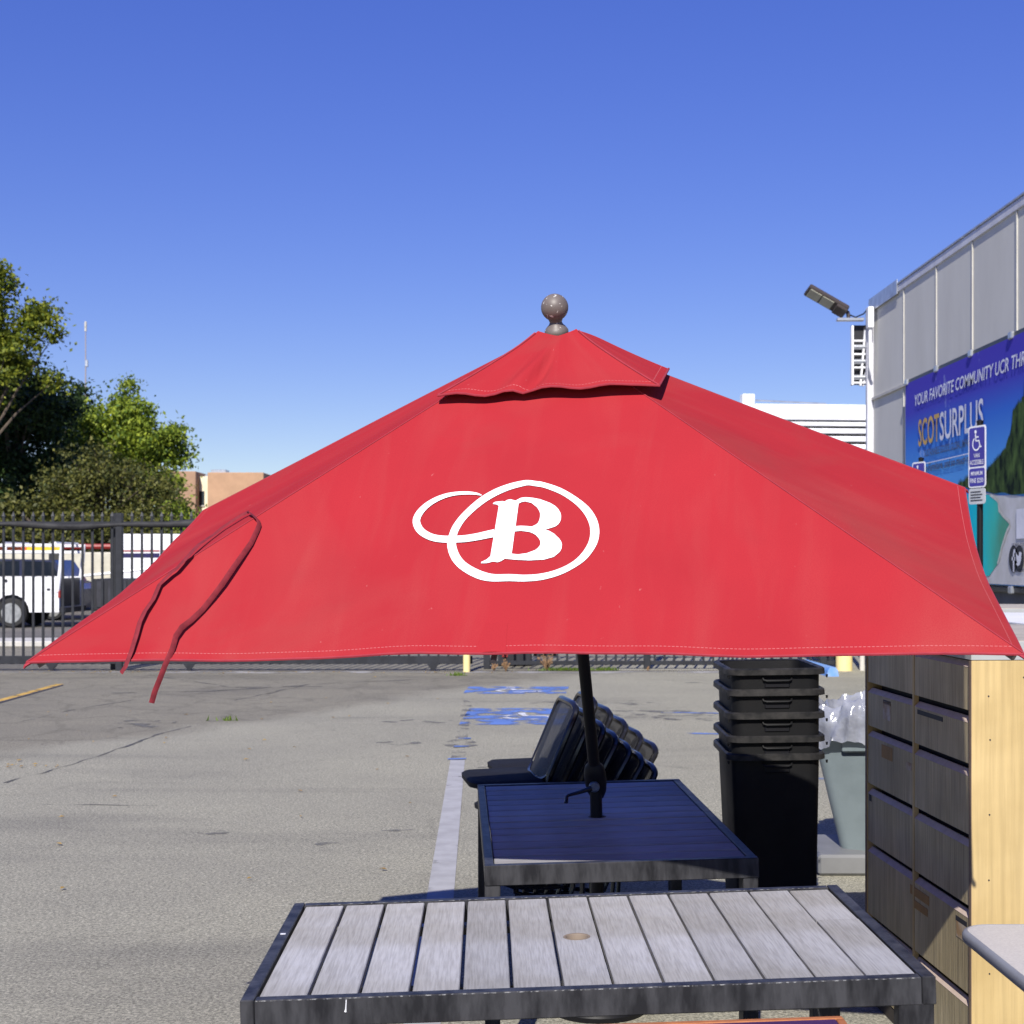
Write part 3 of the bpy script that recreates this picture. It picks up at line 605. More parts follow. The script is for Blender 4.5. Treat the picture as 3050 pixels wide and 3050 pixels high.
# ------------------------------------------------------------------ slatted tables
PL_L = {}
def plank_mesh(length, width, thick, hole=None):
    key = (round(length,3), round(width,3), hole)
    if key in PL_L: return PL_L[key]
    if hole:
        lp = [(-width/2,-length/2),(width/2,-length/2),(width/2,length/2),(-width/2,length/2)]; hl = [(hole*math.cos(2*PI*k/28), hole*math.sin(2*PI*k/28)) for k in range(28)]
        me = MB().prism([lp, hl], -thick/2, thick/2, lambda x, y, d: (x, y, d)).mesh('plank')
    else: me = MB().cbox((0,0,0), (width, length, thick), .0025).mesh('plank')
    PL_L[key] = me; return me
def slat_table(label, loc, rz, A, Bh, tilt_x=0., tilt_y=0., gaps=None, broken=False, name='slatted_patio_table'):
    """A, Bh: half length and half width; planks run across the width; tilt_*: the small slope of the top as it stands"""
    t = empty(name, label, 'table', (loc[0], loc[1], 0), rz)
    H = .75; zt = lambda x, y: H + tilt_x*x + tilt_y*y
    rt = Matrix.Rotation(-math.atan(tilt_x),3,'Y') @ Matrix.Rotation(math.atan(tilt_y),3,'X'); re_ = rt.to_euler()
    RW, RH, EW = .032, .066, .032
    for s in (-1,1):
        y = s*(Bh-RW/2); MB().cbox((0,0,0), (2*(A-EW)-.002, RW, RH), .0025).build('long_rail', M_FRAME, t, loc=(0, y, zt(0,y)-RH/2), rot=re_)
        x = s*(A-EW/2); MB().cbox((0,0,0), (EW, 2*Bh, RH+.001), .0025).build('end_rail', M_FRAME, t, loc=(x, 0, zt(x,0)-RH/2+.0006), rot=re_)
    for sx in (-1,1):
        for sy in (-1,1):
            x, y = sx*(A-.045), sy*(Bh-.0265); h = zt(x,y)-RH+.004
            MB().cbox((0,0,0), (.082, .050, h), .003).build('leg', M_FRAME, t, loc=(x, y, h/2))
    n = 13; inner = 2*(A-EW)-.004; pitch = inner/n
    for i in range(n):
        gp = (gaps[i] if gaps else .006); x = -inner/2 + pitch*(i+.5); ln = 2*(Bh-RW)-.004; wd = pitch-gp
        z = lambda y_: zt(x, y_) - .0115 - .0025
        if i == 6:
            o = link('plank', plank_mesh(ln, wd, .022, .036), M_PLANK, t, loc=(x,0,z(0)), rot=re_)
            MB().lathe([(.0285,-.034),(.0285,.009),(.0305,.0115),(.0355,.0118),(.0358,.010),(.0358,-.034)], 28).build('hole_collar', M_PLANK_EDGE, o, True)
        elif i == n-1 and broken:
            for (y0, y1, dz) in ((-ln/2, ln*.10, 0), (ln*.102, ln/2, .0018)):
                yc = (y0+y1)/2; link('plank', plank_mesh(y1-y0, wd, .022), M_PLANK, t, loc=(x,yc,z(yc)-dz), rot=re_)
        else: link('plank', plank_mesh(ln, wd, .022), M_PLANK, t, loc=(x,0,z(0)+random.uniform(-.0006,.0006)), rot=re_)
    for s in (-.6, 0, .6):
        if s == 0: continue
        y = s*Bh; MB().box((0,0,0), (2*(A-EW)-.01, .03, .02)).build('plank_bearer', M_FRAME, t, loc=(0,y,zt(0,y)-.048), rot=re_)
    return t
GAPS = [.0085,.0095,.0095,.0095,.0092,.0090,.0085,.0070,.0068,.0064,.0058,.0056,.0050]
t1 = slat_table('long grey-planked table with black frame and empty umbrella hole, nearest and in full sun', (.1723,3.8785), .0172, .811, .4804, .0304, 0, GAPS, True)
t2 = slat_table('grey-planked table in umbrella shade with the umbrella pole through it', (.3319,5.6853), .0372+PI/2, .8693, .454, 0, -.0229, [.019]*13)
MB().box((0,0,0),(.014,.010,.0012)).build('price_sticker', M_SIGNW, t1, loc=(-.795,.12,.7275))
MB().tube([(-.565,-.4818,.728),(-.566,-.4825,.706),(-.567,-.483,.70)], [.0012,.0014,.003], 6).build('paint_drip', M_SIGNW, t1)

def rrect(w, d, r, n=4):
    P = []
    for cx, cy, a0 in ((w/2-r,-d/2+r,-PI/2),(w/2-r,d/2-r,0),(-w/2+r,d/2-r,PI/2),(-w/2+r,-d/2+r,PI)):
        for k in range(n+1): a = a0 + PI/2*k/n; P.append((cx+r*math.cos(a), cy+r*math.sin(a)))
    return P
def loft(mb, loops, cap0=False, cap1=False):
    o = len(mb.v); n = len(loops[0]); Fc = []
    for j in range(len(loops)-1):
        for i in range(n): k = (i+1) % n; Fc.append((o+j*n+i, o+j*n+k, o+(j+1)*n+k, o+(j+1)*n+i))
    for lp in loops: mb.v += [tuple(p) for p in lp]
    if cap0: Fc.append(tuple(o+i for i in range(n))[::-1])
    if cap1: Fc.append(tuple(o+(len(loops)-1)*n+i for i in range(n)))
    mb.f += Fc; return mb
def ring(w, d, r, z, n=4): return [(x, y, z) for x, y in rrect(w, d, r, n)]

M_CHIP = worn_paint('chipped_paint_edge', (.26,.26,.26), (.50,.60), 60.)
MB().box((0,0,0),(1.55,.0012,.0022)).build('chipped_edge', M_CHIP, t1, loc=(0,-.4811,.7486), rot=(0,-.0304,0))
MB().box((0,0,0),(1.50,.0022,.0012)).build('chipped_edge', M_CHIP, t1, loc=(0,.448,.7506), rot=(0,-.0304,0))

# ------------------------------------------------------------------ other tables
lt = empty('laminate_table', 'white speckled laminate table with rounded corner and grey edge, at lower right', 'table', (1.60, 3.11, 0), .008)
LW, LD = .76, 1.80
loft(MB(), [ring(LW-.03, LD-.03, .075, .716, 8), ring(LW-.026, LD-.026, .075, .749, 8)], True, True).build('table_top', M_LAMIN, lt, True)
loft(MB(), [ring(LW-.034, LD-.034, .075, .7145, 8), ring(LW-.008, LD-.008, .080, .717, 8), ring(LW, LD, .082, .726, 8), ring(LW, LD, .082, .738, 8), ring(LW-.008, LD-.008, .08, .7465, 8), ring(LW-.022, LD-.022, .076, .7505, 8), ring(LW-.026,LD-.026,.075,.7490,8)]).build('edge_moulding', M_TMOLD, lt, True)
for sx in (-1,1):
    pass
    MB().tube([(.06,sx*.62,.03),(.06,sx*.62,.714)], .028, 12).build('leg', M_BLACKPOLE, lt, True); MB().cbox((.06,sx*.62,.018),(.55,.06,.036),.008).build('foot', M_BLACKPOLE, lt)
MB().box((.06,0,.695),(.10,1.4,.035)).build('apron', M_BLACKPOLE, lt)

pt = empty('purple_table', 'purple-topped table with orange wood edge, at the bottom edge of the picture', 'table', (.08, 2.865, -.0), 0)
PTX, PTY = .655, .385
ptl = [(-PTX,-PTY),(PTX,-PTY),(PTX,PTY),(-PTX,PTY)]; ptr = Matrix.Rotation(-.034,3,'Y').to_euler()
MB().cbox((0,0,0), (2*PTX-.036, 2*PTY-.036, .024), .002).build('table_top', M_PURPLE, pt, loc=(0,0,.6985), rot=ptr)
for s in (-1,1):
    MB().cbox((0,0,0), (2*PTX, .018, .0262), .002).build('wood_edge', M_ORANGE, pt, loc=(0,s*(PTY-.009),.6985), rot=ptr)
    MB().cbox((0,0,0), (.018, 2*PTY-.037, .026), .002).build('wood_edge', M_ORANGE, pt, loc=(s*(PTX-.009),0,.6985+.034*s*PTX), rot=ptr)
    for q in (-1,1): MB().tube([(s*.55,q*.3,0),(s*.55,q*.3,.675+.034*s*.55)], .02, 10).build('leg', M_BLACKPOLE, pt, True)

# ------------------------------------------------------------------ drawer cabinets
def drawer_cabinet(label, loc, rz, W, D, rows, H, slab, top_m, end_m, stickers=True, name='drawer_cabinet'):
    """local y runs along the drawer face (which looks to -x), x runs into the cabinet"""
    c = empty(name, label, 'cabinet', loc, rz); tp = .020
    for y in (tp/2, W-tp/2):
        MB().cbox((D/2, y, H/2), (D, tp, H-.002), .001).build('end_panel', end_m, c)
        MB().box((-.0012, y, H/2), (.0022, tp-.001, H-.004)).build('edge_band', M_BAND, c)
    MB().cbox((D/2, W/2, H+slab/2), (D+.004, W+.004, slab), .002).build('top_slab', M_CABTOP, c)
    MB().box((D/2, W/2, H+slab+.0015), (D-.004, W-.004, .003)).build('top_surface', top_m, c)
    MB().box((D-.006, W/2, H/2), (.010, W-2*tp-.002, H-.006)).build('back_panel', M_CABIN, c)
    MB().box((D/2+.02, W/2, H/2), (D-.08, W-2*tp-.002, H-.01)).build('gap_shade_block', M_CABIN, c)  # solid dark filler, added to make the gaps between drawers look shaded
    MB().box((.010, W/2, H/2), (.018, .016, H-.004)).build('divider', end_m, c)
    MB().box((.02, W/2, .028), (.03, W-2*tp-.004, .052)).build('plinth', M_CABIN, c)
    for col in range(2):
        y0 = tp + .002 if col == 0 else W/2+.010; y1 = W/2-.010 if col == 0 else W-tp-.002
        for i, (zb, zt) in enumerate(rows):
            prof = [(.003,zb),(.003,zt-.017),(.020,zt),(.026,zt),(.026,zb)]
            d = MB().prism([prof], y0, y1, lambda x, z, q: (x, q, z)).build('drawer', M_DRAWER, c)
            e = MB(); e.add([(.0022,y0+.001,zt-.0168),(.0022,y1-.001,zt-.0168),(.0195,y1-.001,zt+.0008),(.0195,y0+.001,zt+.0008)], [(0,1,2,3)]); e.build('bevelled_edge', M_DEDGE, d)
            if stickers:
                for (sc_, sr, fy, fz, wy, hz, mm) in STK:
                    if sc_ == col and sr == i:
                        yy = y1 - fy*(y1-y0); zz = zb + fz*(zt-.017-zb)
                        MB().box((.0022, yy, zz), (.0012, wy, hz)).build('label_sticker', mm, d)
    return c
# column 1 is the far (left) one; fy runs from the far side of the drawer to the near side
STK = [(1,0,.10,.93,.05,.02,M_INK),(1,1,.45,.62,.09,.07,M_STICK),(1,1,.45,.86,.09,.015,M_INK),(1,2,.45,.80,.13,.05,M_TAPE),(1,2,.93,.72,.06,.028,M_STICK),(1,3,.06,.92,.03,.025,M_INK),
       (0,1,.30,.88,.26,.016,M_INK),(0,4,.10,.86,.20,.032,M_TAPE),(0,4,.12,.68,.15,.028,M_TAPE),(0,4,.86,.90,.10,.016,M_INK),(0,4,.86,.76,.09,.05,M_STICK)]
ROWS = [(1.262,1.418),(1.090,1.238),(.861,1.066),(.631,.837),(.345,.607),(.060,.321)]
maple_cab = drawer_cabinet('tall maple cabinet with two columns of faded drawers and grey top, half shaded', (1.473,4.68,0), .052, 1.156, .62, ROWS, 1.425, .060, M_TOPDUST, M_MAPLE)
for (x_, z_) in ((.055,1.31),(.060,1.17),(.058,.93),(.056,.72),(.17,1.37),(.36,1.06),(.24,.60),(.058,.42)):
    MB().lathe([(0,-.0008),(.0028,-.0008),(.0028,.0006),(0,.0006)], 8, (x_,-.0008,z_), Matrix.Rotation(R(90),3,'X')).build('screw_plug', M_INK, maple_cab)
drawer_cabinet('white-topped cabinet standing behind the tall maple drawer cabinet', (2.28,6.2,0), .03, 1.62, .75, ROWS, 1.405, .055, M_WHITE, M_MAPLE, False)
drawer_cabinet('beige-topped cabinet behind the white-topped cabinet near the grey wall', (2.72,8.5,0), .02, .80, .80, ROWS, 1.405, .055, M_TOPDUST, M_MAPLE, False)

# ------------------------------------------------------------------ nested black bins
BINP = None
def make_bin(label, z, h):
    b = empty('nested_bin', label, 'bin', (1.255, 7.11, z), -.02, 'stack of black bins'); b.rotation_euler = (0, -.016, -.02)
    Wt, Dt, Wb, Db = .415, .60, .365, .53
    f = lambda t: (Wb+(Wt-Wb)*t, Db+(Dt-Db)*t)
    lo = .0
    L = [ring(*f(0), .05, lo), ring(*f(.5), .055, h*.5), ring(*f(.9), .06, h*.9), ring(*f(1), .062, h-.004)]
    I = [ring(f(1)[0]-.008, f(1)[1]-.008, .058, h-.004), ring(f(.5)[0]-.008, f(.5)[1]-.008, .052, h*.5), ring(f(.03)[0]-.008, f(.03)[1]-.008, .046, h*.03)]
    loft(MB(), L + I, True, True).build('body', M_BLACKPL, b, True)
    rim = loft(MB(), [ring(Wt-.01, Dt-.01, .060, h-.002), ring(Wt+.03, Dt+.03, .075, h+.003), ring(Wt+.048, Dt+.048, .08, h-.004), ring(Wt+.050, Dt+.050, .08, h-.028), ring(Wt+.044, Dt+.044, .08, h-.029), ring(Wt+.036, Dt+.036, .076, h-.008), ring(Wt+.002,Dt+.002,.065,h-.008)]).build('rim', M_RIM, b, True)
    for s in (-1, 1):
        mb = MB(); y = s*(f(.93)[1]/2+.003)
        mb.tube([(-.068,y,h-.040),(-.064,y+s*.010,h-.052),(-.05,y+s*.014,h-.056),(.05,y+s*.014,h-.056),(.064,y+s*.010,h-.052),(.068,y,h-.040)], .005, 6)
        hd = mb.build('handle_lip', M_BLACKPL, b, True)
        MB().cbox((0, y-s*.004, h-.074), (.118,.012,.034), .005).build('handle_recess', M_BLACKPOLE, hd)
    for s in (-1,1): MB().tube([(s*(Wt/2+.02),-Dt/2-.018,h-.028),(s*(Wt/2+.02),-Dt/2-.018,h-.042)], [.006,.004], 6).build('rim_peg', M_BLACKPL, b)
    return b
tops = [.842, .925, 1.034, 1.142, 1.239]
names = ['tall black bin at the bottom of the nested stack, its whole side showing', 'black bin second from the bottom of the nested stack', 'middle black bin of the nested stack of five', 'black bin second from the top of the nested stack', 'topmost open black bin of the nested stack']
for i, (tz, nm) in enumerate(zip(tops, names)): make_bin(nm, tz-.842, .842)

# ------------------------------------------------------------------ grey bin with liner on a dolly
tag(MB().cbox((0,0,.06),(.78,.62,.115),.015).build('grey_tote', M_DOLLY, loc=(2.08,8.36,0)), 'low grey plastic tote under the grey bin', 'tote')
gc = empty('grey_waste_bin', 'leaning grey plastic waste bin with clear liner, behind the black bin stack', 'bin', (2.11,8.33,.121), R(-28)); gc.rotation_euler = (0, R(-4), R(-28))
GH = .74; gf = lambda t: .40+(.60-.40)*t
loft(MB(), [ring(gf(t), gf(t), .07, GH*t, 5) for t in (0,.02,.3,.6,.9,1)] + [ring(gf(1)-.012,gf(1)-.012,.065,GH,5), ring(gf(.05)-.012,gf(.05)-.012,.06,GH*.05,5)], True, True).build('body', M_GREYCAN, gc, True)
loft(MB(), [ring(gf(1)-.01,gf(1)-.01,.07,GH-.035,5), ring(gf(1)+.03,gf(1)+.03,.085,GH-.03,5), ring(gf(1)+.03,gf(1)+.03,.085,GH+.004,5), ring(gf(1)-.014,gf(1)-.014,.07,GH+.004,5)]).build('rim', M_GREYCAN, gc, True)
for s, ax in ((-1,0),(1,0),(-1,1),(1,1)):
    d = gf(.86)/2+.012
    MB().cbox((0,0,0), (.22,.028,.15) if ax else (.028,.22,.15), .008).build('grip_panel', M_GREYCAN, gc, loc=((0,s*d,GH*.86) if ax else (s*d,0,GH*.86)))
bg = MB(); rngb = random.Random(3); ph = [rngb.uniform(0,6) for _ in range(8)]
def bagp(a, t):
    an = a*2*PI; base = gf(1)/2
    prof = [(-.14,-.25),(-.06,-.05),(-.03,.04),(-.012,.085),(.022,.06),(.040,.0),(.044,-.06),(.050,-.13)]
    q = t*(len(prof)-1); i = min(int(q), len(prof)-2); fr_ = q-i; dr = prof[i][0]*(1-fr_)+prof[i+1][0]*fr_; dz = prof[i][1]*(1-fr_)+prof[i+1][1]*fr_
    c_, s_ = math.cos(an), math.sin(an); m_ = max(abs(c_),abs(s_)); sq = .82/m_ + .18
    sq = min(sq, 1.24); wr = .016*math.sin(9*an+ph[0]+t*4)+.012*math.sin(17*an+ph[1]-t*6)+.009*math.sin(31*an+ph[2]+t*9)
    r = (base+.004)*sq + dr + wr*(.5+abs(t-.5)); return (r*c_, r*s_, GH+dz+.025*math.sin(5*an+ph[3])*(1 if t<.6 else .5)+wr*.8)
bg.grid(120, 28, bagp); bag = bg.build('bin_liner', M_BAG, gc, True, angle=60)

# ------------------------------------------------------------------ stacked mesh chairs
def make_chair():
    c = bpy.data.objects.new('mesh_chair', None); C.objects.link(c); c.empty_display_size = .1
    st = MB(); loft(st, [[(x-.0, y, .442) for x, y in rrect(.40,.40,.07,5)], [(x, y, .440 if x > -.1 else .430) for x, y in rrect(.45,.45,.09,5)], [(x, y, .462 if x > -.1 else .452) for x, y in rrect(.455,.455,.09,5)], [(x, y, .474 if x > -.1 else .462) for x, y in rrect(.42,.42,.08,5)]], True, True)
    st.v = [(x*.84+.036, y, z) for x, y, z in st.v]
    st.build('seat', M_SEAT, c, True, angle=60)
    def bp(y, t, dx=0.): # back surface: t 0..1 up the backrest
        return Vector((.205+.115*t+.03*t*t - .035*(1-(y/.225)**2)*(1-.3*t)+dx, y, .46+.365*t))
    loop = []
    for y, t in [(p[0], p[1]) for p in rrect(.45,1.0,.12,5)]: loop.append(bp(y, t+.5))
    MB().tube(loop, .0165, 8, closed=True).build('back_frame', M_CHAIRTUBE, c, True)
    MB().grid(8, 8, lambda a, b: bp((a-.5)*.43, .03+.94*b)).build('back_net', M_NET, c, True)
    for s in (-1,1):
        y = s*.225
        path = [(.21,y,.50),(.20,y,.45),(.12,y,.437),(.05,y,.435),(.01,y,.425),(-.01,y,.38),(-.03,y,.06),(-.025,y,.022),(.01,y,.012),(.20,y,.012),(.24,y,.02),(.25,y,.06),(.215,y,.43)]
        MB().tube(path, .011, 8).build('leg_frame', M_CHAIRTUBE, c, True)
    MB().tube([(.03,-.225,.43),(.03,.225,.43)], .009, 6).build('cross_bar', M_CHAIRTUBE, c, True)
    MB().tube([(.14,-.225,.43),(.14,.225,.43)], .009, 6).build('cross_bar', M_CHAIRTUBE, c, True)
    return c
chair = make_chair(); first = True
ORD = ['lowest', 'second', 'third', 'fourth', 'fifth', 'sixth', 'topmost']
def put_chair(x, y, z, ry, rz, label):
    global first
    o = chair if first else copy_tree(chair); first = False
    o.location = (x, y, z); o.rotation_euler = Euler((0, ry, rz), 'XYZ'); tag(o, label, 'chair', 'stacked black mesh chairs')
TH = R(9)
for i in range(7):
    k = 6-i                                                           # rightmost is the lowest
    nm = ['rightmost and lowest black mesh chair of the nearer chair stack','second black mesh chair from the right in the nearer stack','third black mesh chair from the right in the nearer stack','fourth black mesh chair from the right in the nearer stack','fifth black mesh chair from the right, behind the umbrella pole','second black mesh chair from the left in the nearer stack','leftmost black mesh chair of the nearer stack, seat pointing left'][i]
    put_chair(.175-.043*i, 7.14-.018*i, .0+.041*i, R(11-1.6*i), TH, nm)
for i in range(5):
    nm = ['rightmost black mesh chair of the farther chair stack','second black mesh chair from the right in the farther stack','middle black mesh chair of the farther stack','second black mesh chair from the left in the farther stack','leftmost black mesh chair of the farther stack, highest back of all'][i]
    put_chair(.255-.056*i, 7.66-.020*i, .02+.050*i, R(9-1.8*i), TH, nm)
put_chair(-.02, 7.62, .0, R(2), R(18), 'single black mesh chair under the stack, low seat edge showing left of the table')

# ------------------------------------------------------------------ grey warehouse on the right
XW = 5.9
WB = Vector((XW, 23.87, 0))
bld = empty('warehouse', 'grey sheet-clad warehouse with pale battens on the right', 'building', WB)
SEAM = [23.87, 21.98, 20.29, 18.70, 17.05, 15.42, 13.8, 12.2, 10.6, 9.0, 7.4, 5.8]
ZM, ZT, ZB = 4.36, 5.84, 1.38
for i in range(len(SEAM)-1):
    y1, y0 = SEAM[i]-23.87, SEAM[i+1]-23.87
    for (za, zb_) in ((ZB, ZM), (ZM, ZT)):
        MB().box((.05+random.uniform(0,.004), (y0+y1)/2, (za+zb_)/2), (.10, y1-y0-.012, zb_-za-.012)).build('wall_panel', M_WALL, bld)
        MB().cbox((-.006, y0, (za+zb_)/2), (.018, .034, zb_-za-.05), .004).build('batten', M_BATTEN, bld)
    MB().cbox((-.012, (y0+y1)/2, ZM), (.040, y1-y0-.004, .05), .004).build('cross_batten', M_BATTEN, bld)
MB().box((4.6, -9.0, ZT/2), (9.0, 18.05, ZT-.02)).build('inner_wall', M_WALL, bld)
MB().box((.03, -9.03, ZB/2), (.09, 18.0, ZB-.01)).build('wall_base', M_DARKWALL, bld)
MB().cbox((-.02, .03, 2.93), (.16, .11, 5.86), .006).build('corner_trim', M_TRIMW, bld)
# roof edge: fascia with a drip flashing
MB().cbox((.048, -9.0, 5.875), (.14, 18.3, .115), .008).build('fascia', M_TRIMW, bld)
MB().cbox((.075, -9.0, 5.952), (.22, 18.36, .034), .008).build('roof_flashing', M_GALV, bld)
MB().cbox((4.75, -9.0, 5.90), (9.1, 18.4, .13), .01).build('roof', M_GALV, bld)
MB().box((-.034, -.75, 5.90), (.012, 1.75, .22)).build('corner_flashing', M_GALV, bld)
MB().cbox((-.10,-.22,5.66),(.09,.14,.34),.006).build('junction_box', M_WHITE, bld)
MB().tube([(-.10,-.22,5.5),(-.10,-.22,4.86),(-.06,-.18,4.74)], .028, 8).build('conduit', M_WHITE, bld, True)
# folded door gear hanging beyond the corner
dg = empty('folding_door_gear', 'white folding-door hinge gear hanging at the warehouse roof corner', 'door gear', (5.62, 24.05, 4.62))
MB().cbox((-.02,.0,.48),(.035,.10,.98),.004).build('side_plate', M_WHITE, dg)
MB().cbox((.115,.0,.45),(.030,.06,.92),.004).build('hanger_bar', M_WHITE, dg, rot=(0,R(5),0))
MB().cbox((.165,.02,.46),(.028,.06,.9),.004).build('hanger_bar', M_TRIMW, dg, rot=(0,R(12),0))
MB().box((.12,.10,.5),(.26,.06,.98)).build('back_plate', M_BLACKV, dg)
for z in (.03,.28,.50,.72): MB().cbox((.12,-.01,z),(.26,.05,.03),.004).build('cross_rail', M_WHITE, dg)
for z in (.12,.38,.62): MB().tube([(.0,.0,z),(.24,.0,z)], .045, 12).build('roller', M_GALV, dg, True)
# flood light
fl = empty('flood_light', 'bronze LED flood light on a bracket at the warehouse roof corner', 'light', (5.42, 24.0, 5.66))
dirv = (at(2412, 858, 24.0) - at(2520, 920, 24.0)).normalized(); fc = at(2462, 895, 24.0) - Vector(fl.location)
ang = math.atan2(dirv.z, -dirv.x)
rotf = Matrix.Rotation(ang, 3, 'Y') @ Matrix.Rotation(R(-27), 3, 'X')
hd = MB().cbox((0,0,0), (.74,.27,.085), .02, rotf).build('housing', M_BRONZE, fl, loc=fc)
for k in (-.20, .03): MB().cbox(rotf @ Vector((k-.02,0,-.046)), (.21,.21,.012), .003, rotf).build('led_panel', M_LED, hd)
MB().cbox(rotf @ Vector((.27,0,-.055)), (.20,.23,.05), .012, rotf).build('driver_box', M_BRONZE, hd)
MB().tube([fc + rotf @ Vector((.36,0,0)), at(2525,930,24)-Vector(fl.location), at(2528,950,24)-Vector(fl.location)], [.03,.035,.03], 10).build('knuckle', M_BRONZE, fl, True)
MB().cbox(at(2532,952,24)-Vector(fl.location), (.44,.12,.05), .008).build('mount_arm', M_GALV, fl)
MB().tube([at(2527,936,24)-Vector(fl.location), at(2548,945,23.95)-Vector(fl.location), at(2572,935,23.9)-Vector(fl.location), at(2592,912,23.8)-Vector(fl.location)], .012, 6).build('power_cable', M_BLACKPOLE, fl, True)

# ------------------------------------------------------------------ banner on the wall
BX = XW - .09
ban = empty('banner', 'large blue vinyl banner with white lettering and a beach picture on the warehouse wall', 'banner', (BX, 21.56, 0))
YL, YR, Z0, Z1 = 21.56, 10.4, 1.44, 4.33
def bw(px, py, d=0.):                          # photo pixel -> (s, z) on the banner's plane
    Y = BX*F/(px-1525); return (YL - Y, EYE - (py-HZ)/F*Y)
fr_ban = lambda off: (lambda s, z: (-off, -s, z))
mb = MB(); mb.grid(60, 16, lambda a, b: (0.006*math.sin(a*40)*(1-b)*.5, -(YL-YR)*a, Z0+(Z1-Z0)*b)); me = mb.mesh('banner_sheet')
add_uv(me, [(i/60*3.7, j/16) for j in range(17) for i in range(61)])
M_BAN = bpy.data.materials.new('banner_sky_print'); M_BAN.use_nodes = True
n = M_BAN.node_tree.nodes; l = M_BAN.node_tree.links; b = n['Principled BSDF']; b.inputs['Roughness'].default_value = .7; b.inputs['Specular IOR Level'].default_value = .15
uv = n.new('ShaderNodeUVMap'); sp = n.new('ShaderNodeSeparateXYZ'); l.new(uv.outputs[0], sp.inputs[0])
rp = n.new('ShaderNodeValToRGB'); l.new(sp.outputs[1], rp.inputs[0]); cr = rp.color_ramp
cr.elements[0].position = .30; cr.elements[0].color = (.115,.36,.75,1); cr.elements[1].position = .97; cr.elements[1].color = (.060,.045,.42,1)
for p, c in ((.52,(.08,.30,.72)),(.72,(.035,.15,.60)),(.84,(.055,.055,.45))): e = cr.elements.new(p); e.color = (*c, 1)
nz = n.new('ShaderNodeTexNoise'); nz.inputs['Scale'].default_value = 5; nz.inputs['Detail'].default_value = 6; l.new(uv.outputs[0], nz.inputs['Vector'])
mr = n.new('ShaderNodeMapRange'); mr.inputs['From Min'].default_value = .63; mr.inputs['From Max'].default_value = .80; l.new(nz.outputs['Fac'], mr.inputs['Value'])
x = n.new('ShaderNodeMix'); x.data_type = 'RGBA'; l.new(mr.outputs[0], x.inputs[0]); l.new(rp.outputs[0], x.inputs[6]); x.inputs[7].default_value = (.55,.68,.85,1)
l.new(x.outputs[2], b.inputs['Base Color'])
link('banner_sheet', me, M_BAN, ban)
def print_part(name, pts, m, off): return MB().flat([pts], fr_ban(off)).build(name, m, ban)
SR = YL-YR-.05
sand = [bw(2720,1500)] + [bw(2850+x*.3106, 1400+y*.3106) for x, y in ((230,222),(330,222),(420,245),(520,240),(640,250))] + [(SR, bw(3050,1478)[1]), (SR, Z0+.01), (.02, Z0+.01), (.02, bw(2720,1500)[1])]
print_part('sand_print', sand, mat('sand_print', (.62,.61,.62), (.50,.49,.47), rough=.45, scale=3), .008)
sea = [bw(2712,1478)] + [bw(2850+x*.3106, 1400+y*.3106) for x, y in ((150,236),(230,233),(330,240),(390,272),(408,310),(415,380),(455,440),(510,490),(520,530),(490,590),(468,660),(440,740),(425,820),(400,900),(360,960),(320,1015),(200,1030),(60,1040))] + [bw(2712,1640)]
M_SEA = bpy.data.materials.new('sea_print'); M_SEA.use_nodes = True; n = M_SEA.node_tree.nodes; l = M_SEA.node_tree.links; b = n['Principled BSDF']; b.inputs['Roughness'].default_value = .7; b.inputs['Specular IOR Level'].default_value = .15
tc = n.new('ShaderNodeTexCoord'); nz = n.new('ShaderNodeTexNoise'); nz.inputs['Scale'].default_value = 1.1; nz.inputs['Detail'].default_value = 3; l.new(tc.outputs['Object'], nz.inputs['Vector'])
sp = n.new('ShaderNodeSeparateXYZ'); l.new(tc.outputs['Object'], sp.inputs[0])
ad = n.new('ShaderNodeMath'); ad.operation = 'MULTIPLY_ADD'; ad.inputs[1].default_value = -.42; ad.inputs[2].default_value = -1.15; l.new(sp.outputs[1], ad.inputs[0])
a2 = n.new('ShaderNodeMath'); a2.operation = 'MULTIPLY_ADD'; a2.inputs[1].default_value = .6; l.new(nz.outputs['Fac'], a2.inputs[0]); l.new(ad.outputs[0], a2.inputs[2])
rp = n.new('ShaderNodeValToRGB'); cr = rp.color_ramp; cr.elements[0].position = .05; cr.elements[0].color = (.03,.17,.50,1); cr.elements[1].position = .95; cr.elements[1].color = (.08,.32,.22,1)
for p, c in ((.35,(.0,.42,.70)),(.6,(.01,.55,.62)),(.8,(.05,.50,.42))): e = cr.elements.new(p); e.color = (*c,1)
l.new(a2.outputs[0], rp.inputs[0]); l.new(rp.outputs[0], b.inputs['Base Color'])
print_part('sea_print', sea, M_SEA, .012)
foam = [bw(2850+x*.3106, 1400+y*.3106) for x, y in ((330,240),(390,272),(408,310),(415,380),(455,440),(510,490),(520,530),(490,590),(468,660),(440,740),(425,820),(400,900))]
MB().strip(foam, [.03+.03*math.sin(i*1.7)**2 for i in range(len(foam))], fr_ban(.014)).build('foam_print', mat('foam_print', (.62,.62,.58), (.45,.44,.38), rough=.7, scale=9), ban)
tl = [(1190,1690),(1250,1660),(1310,1610),(1380,1615),(1450,1600),(1520,1530),(1580,1470),(1640,1400),(1690,1340),(1740,1270),(1760,1190),(1790,1120),(1810,1000),(1820,850),(1850,820),(1880,760),(1932,735)]
edge = []
for i in range(len(tl)-1):
    for k in range(5):
        t = k/5; x_ = tl[i][0]*(1-t)+tl[i+1][0]*t; y_ = tl[i][1]*(1-t)+tl[i+1][1]*t
        edge += [(x_-5, y_+random.uniform(14,40)), (x_, y_-random.uniform(10,42))]
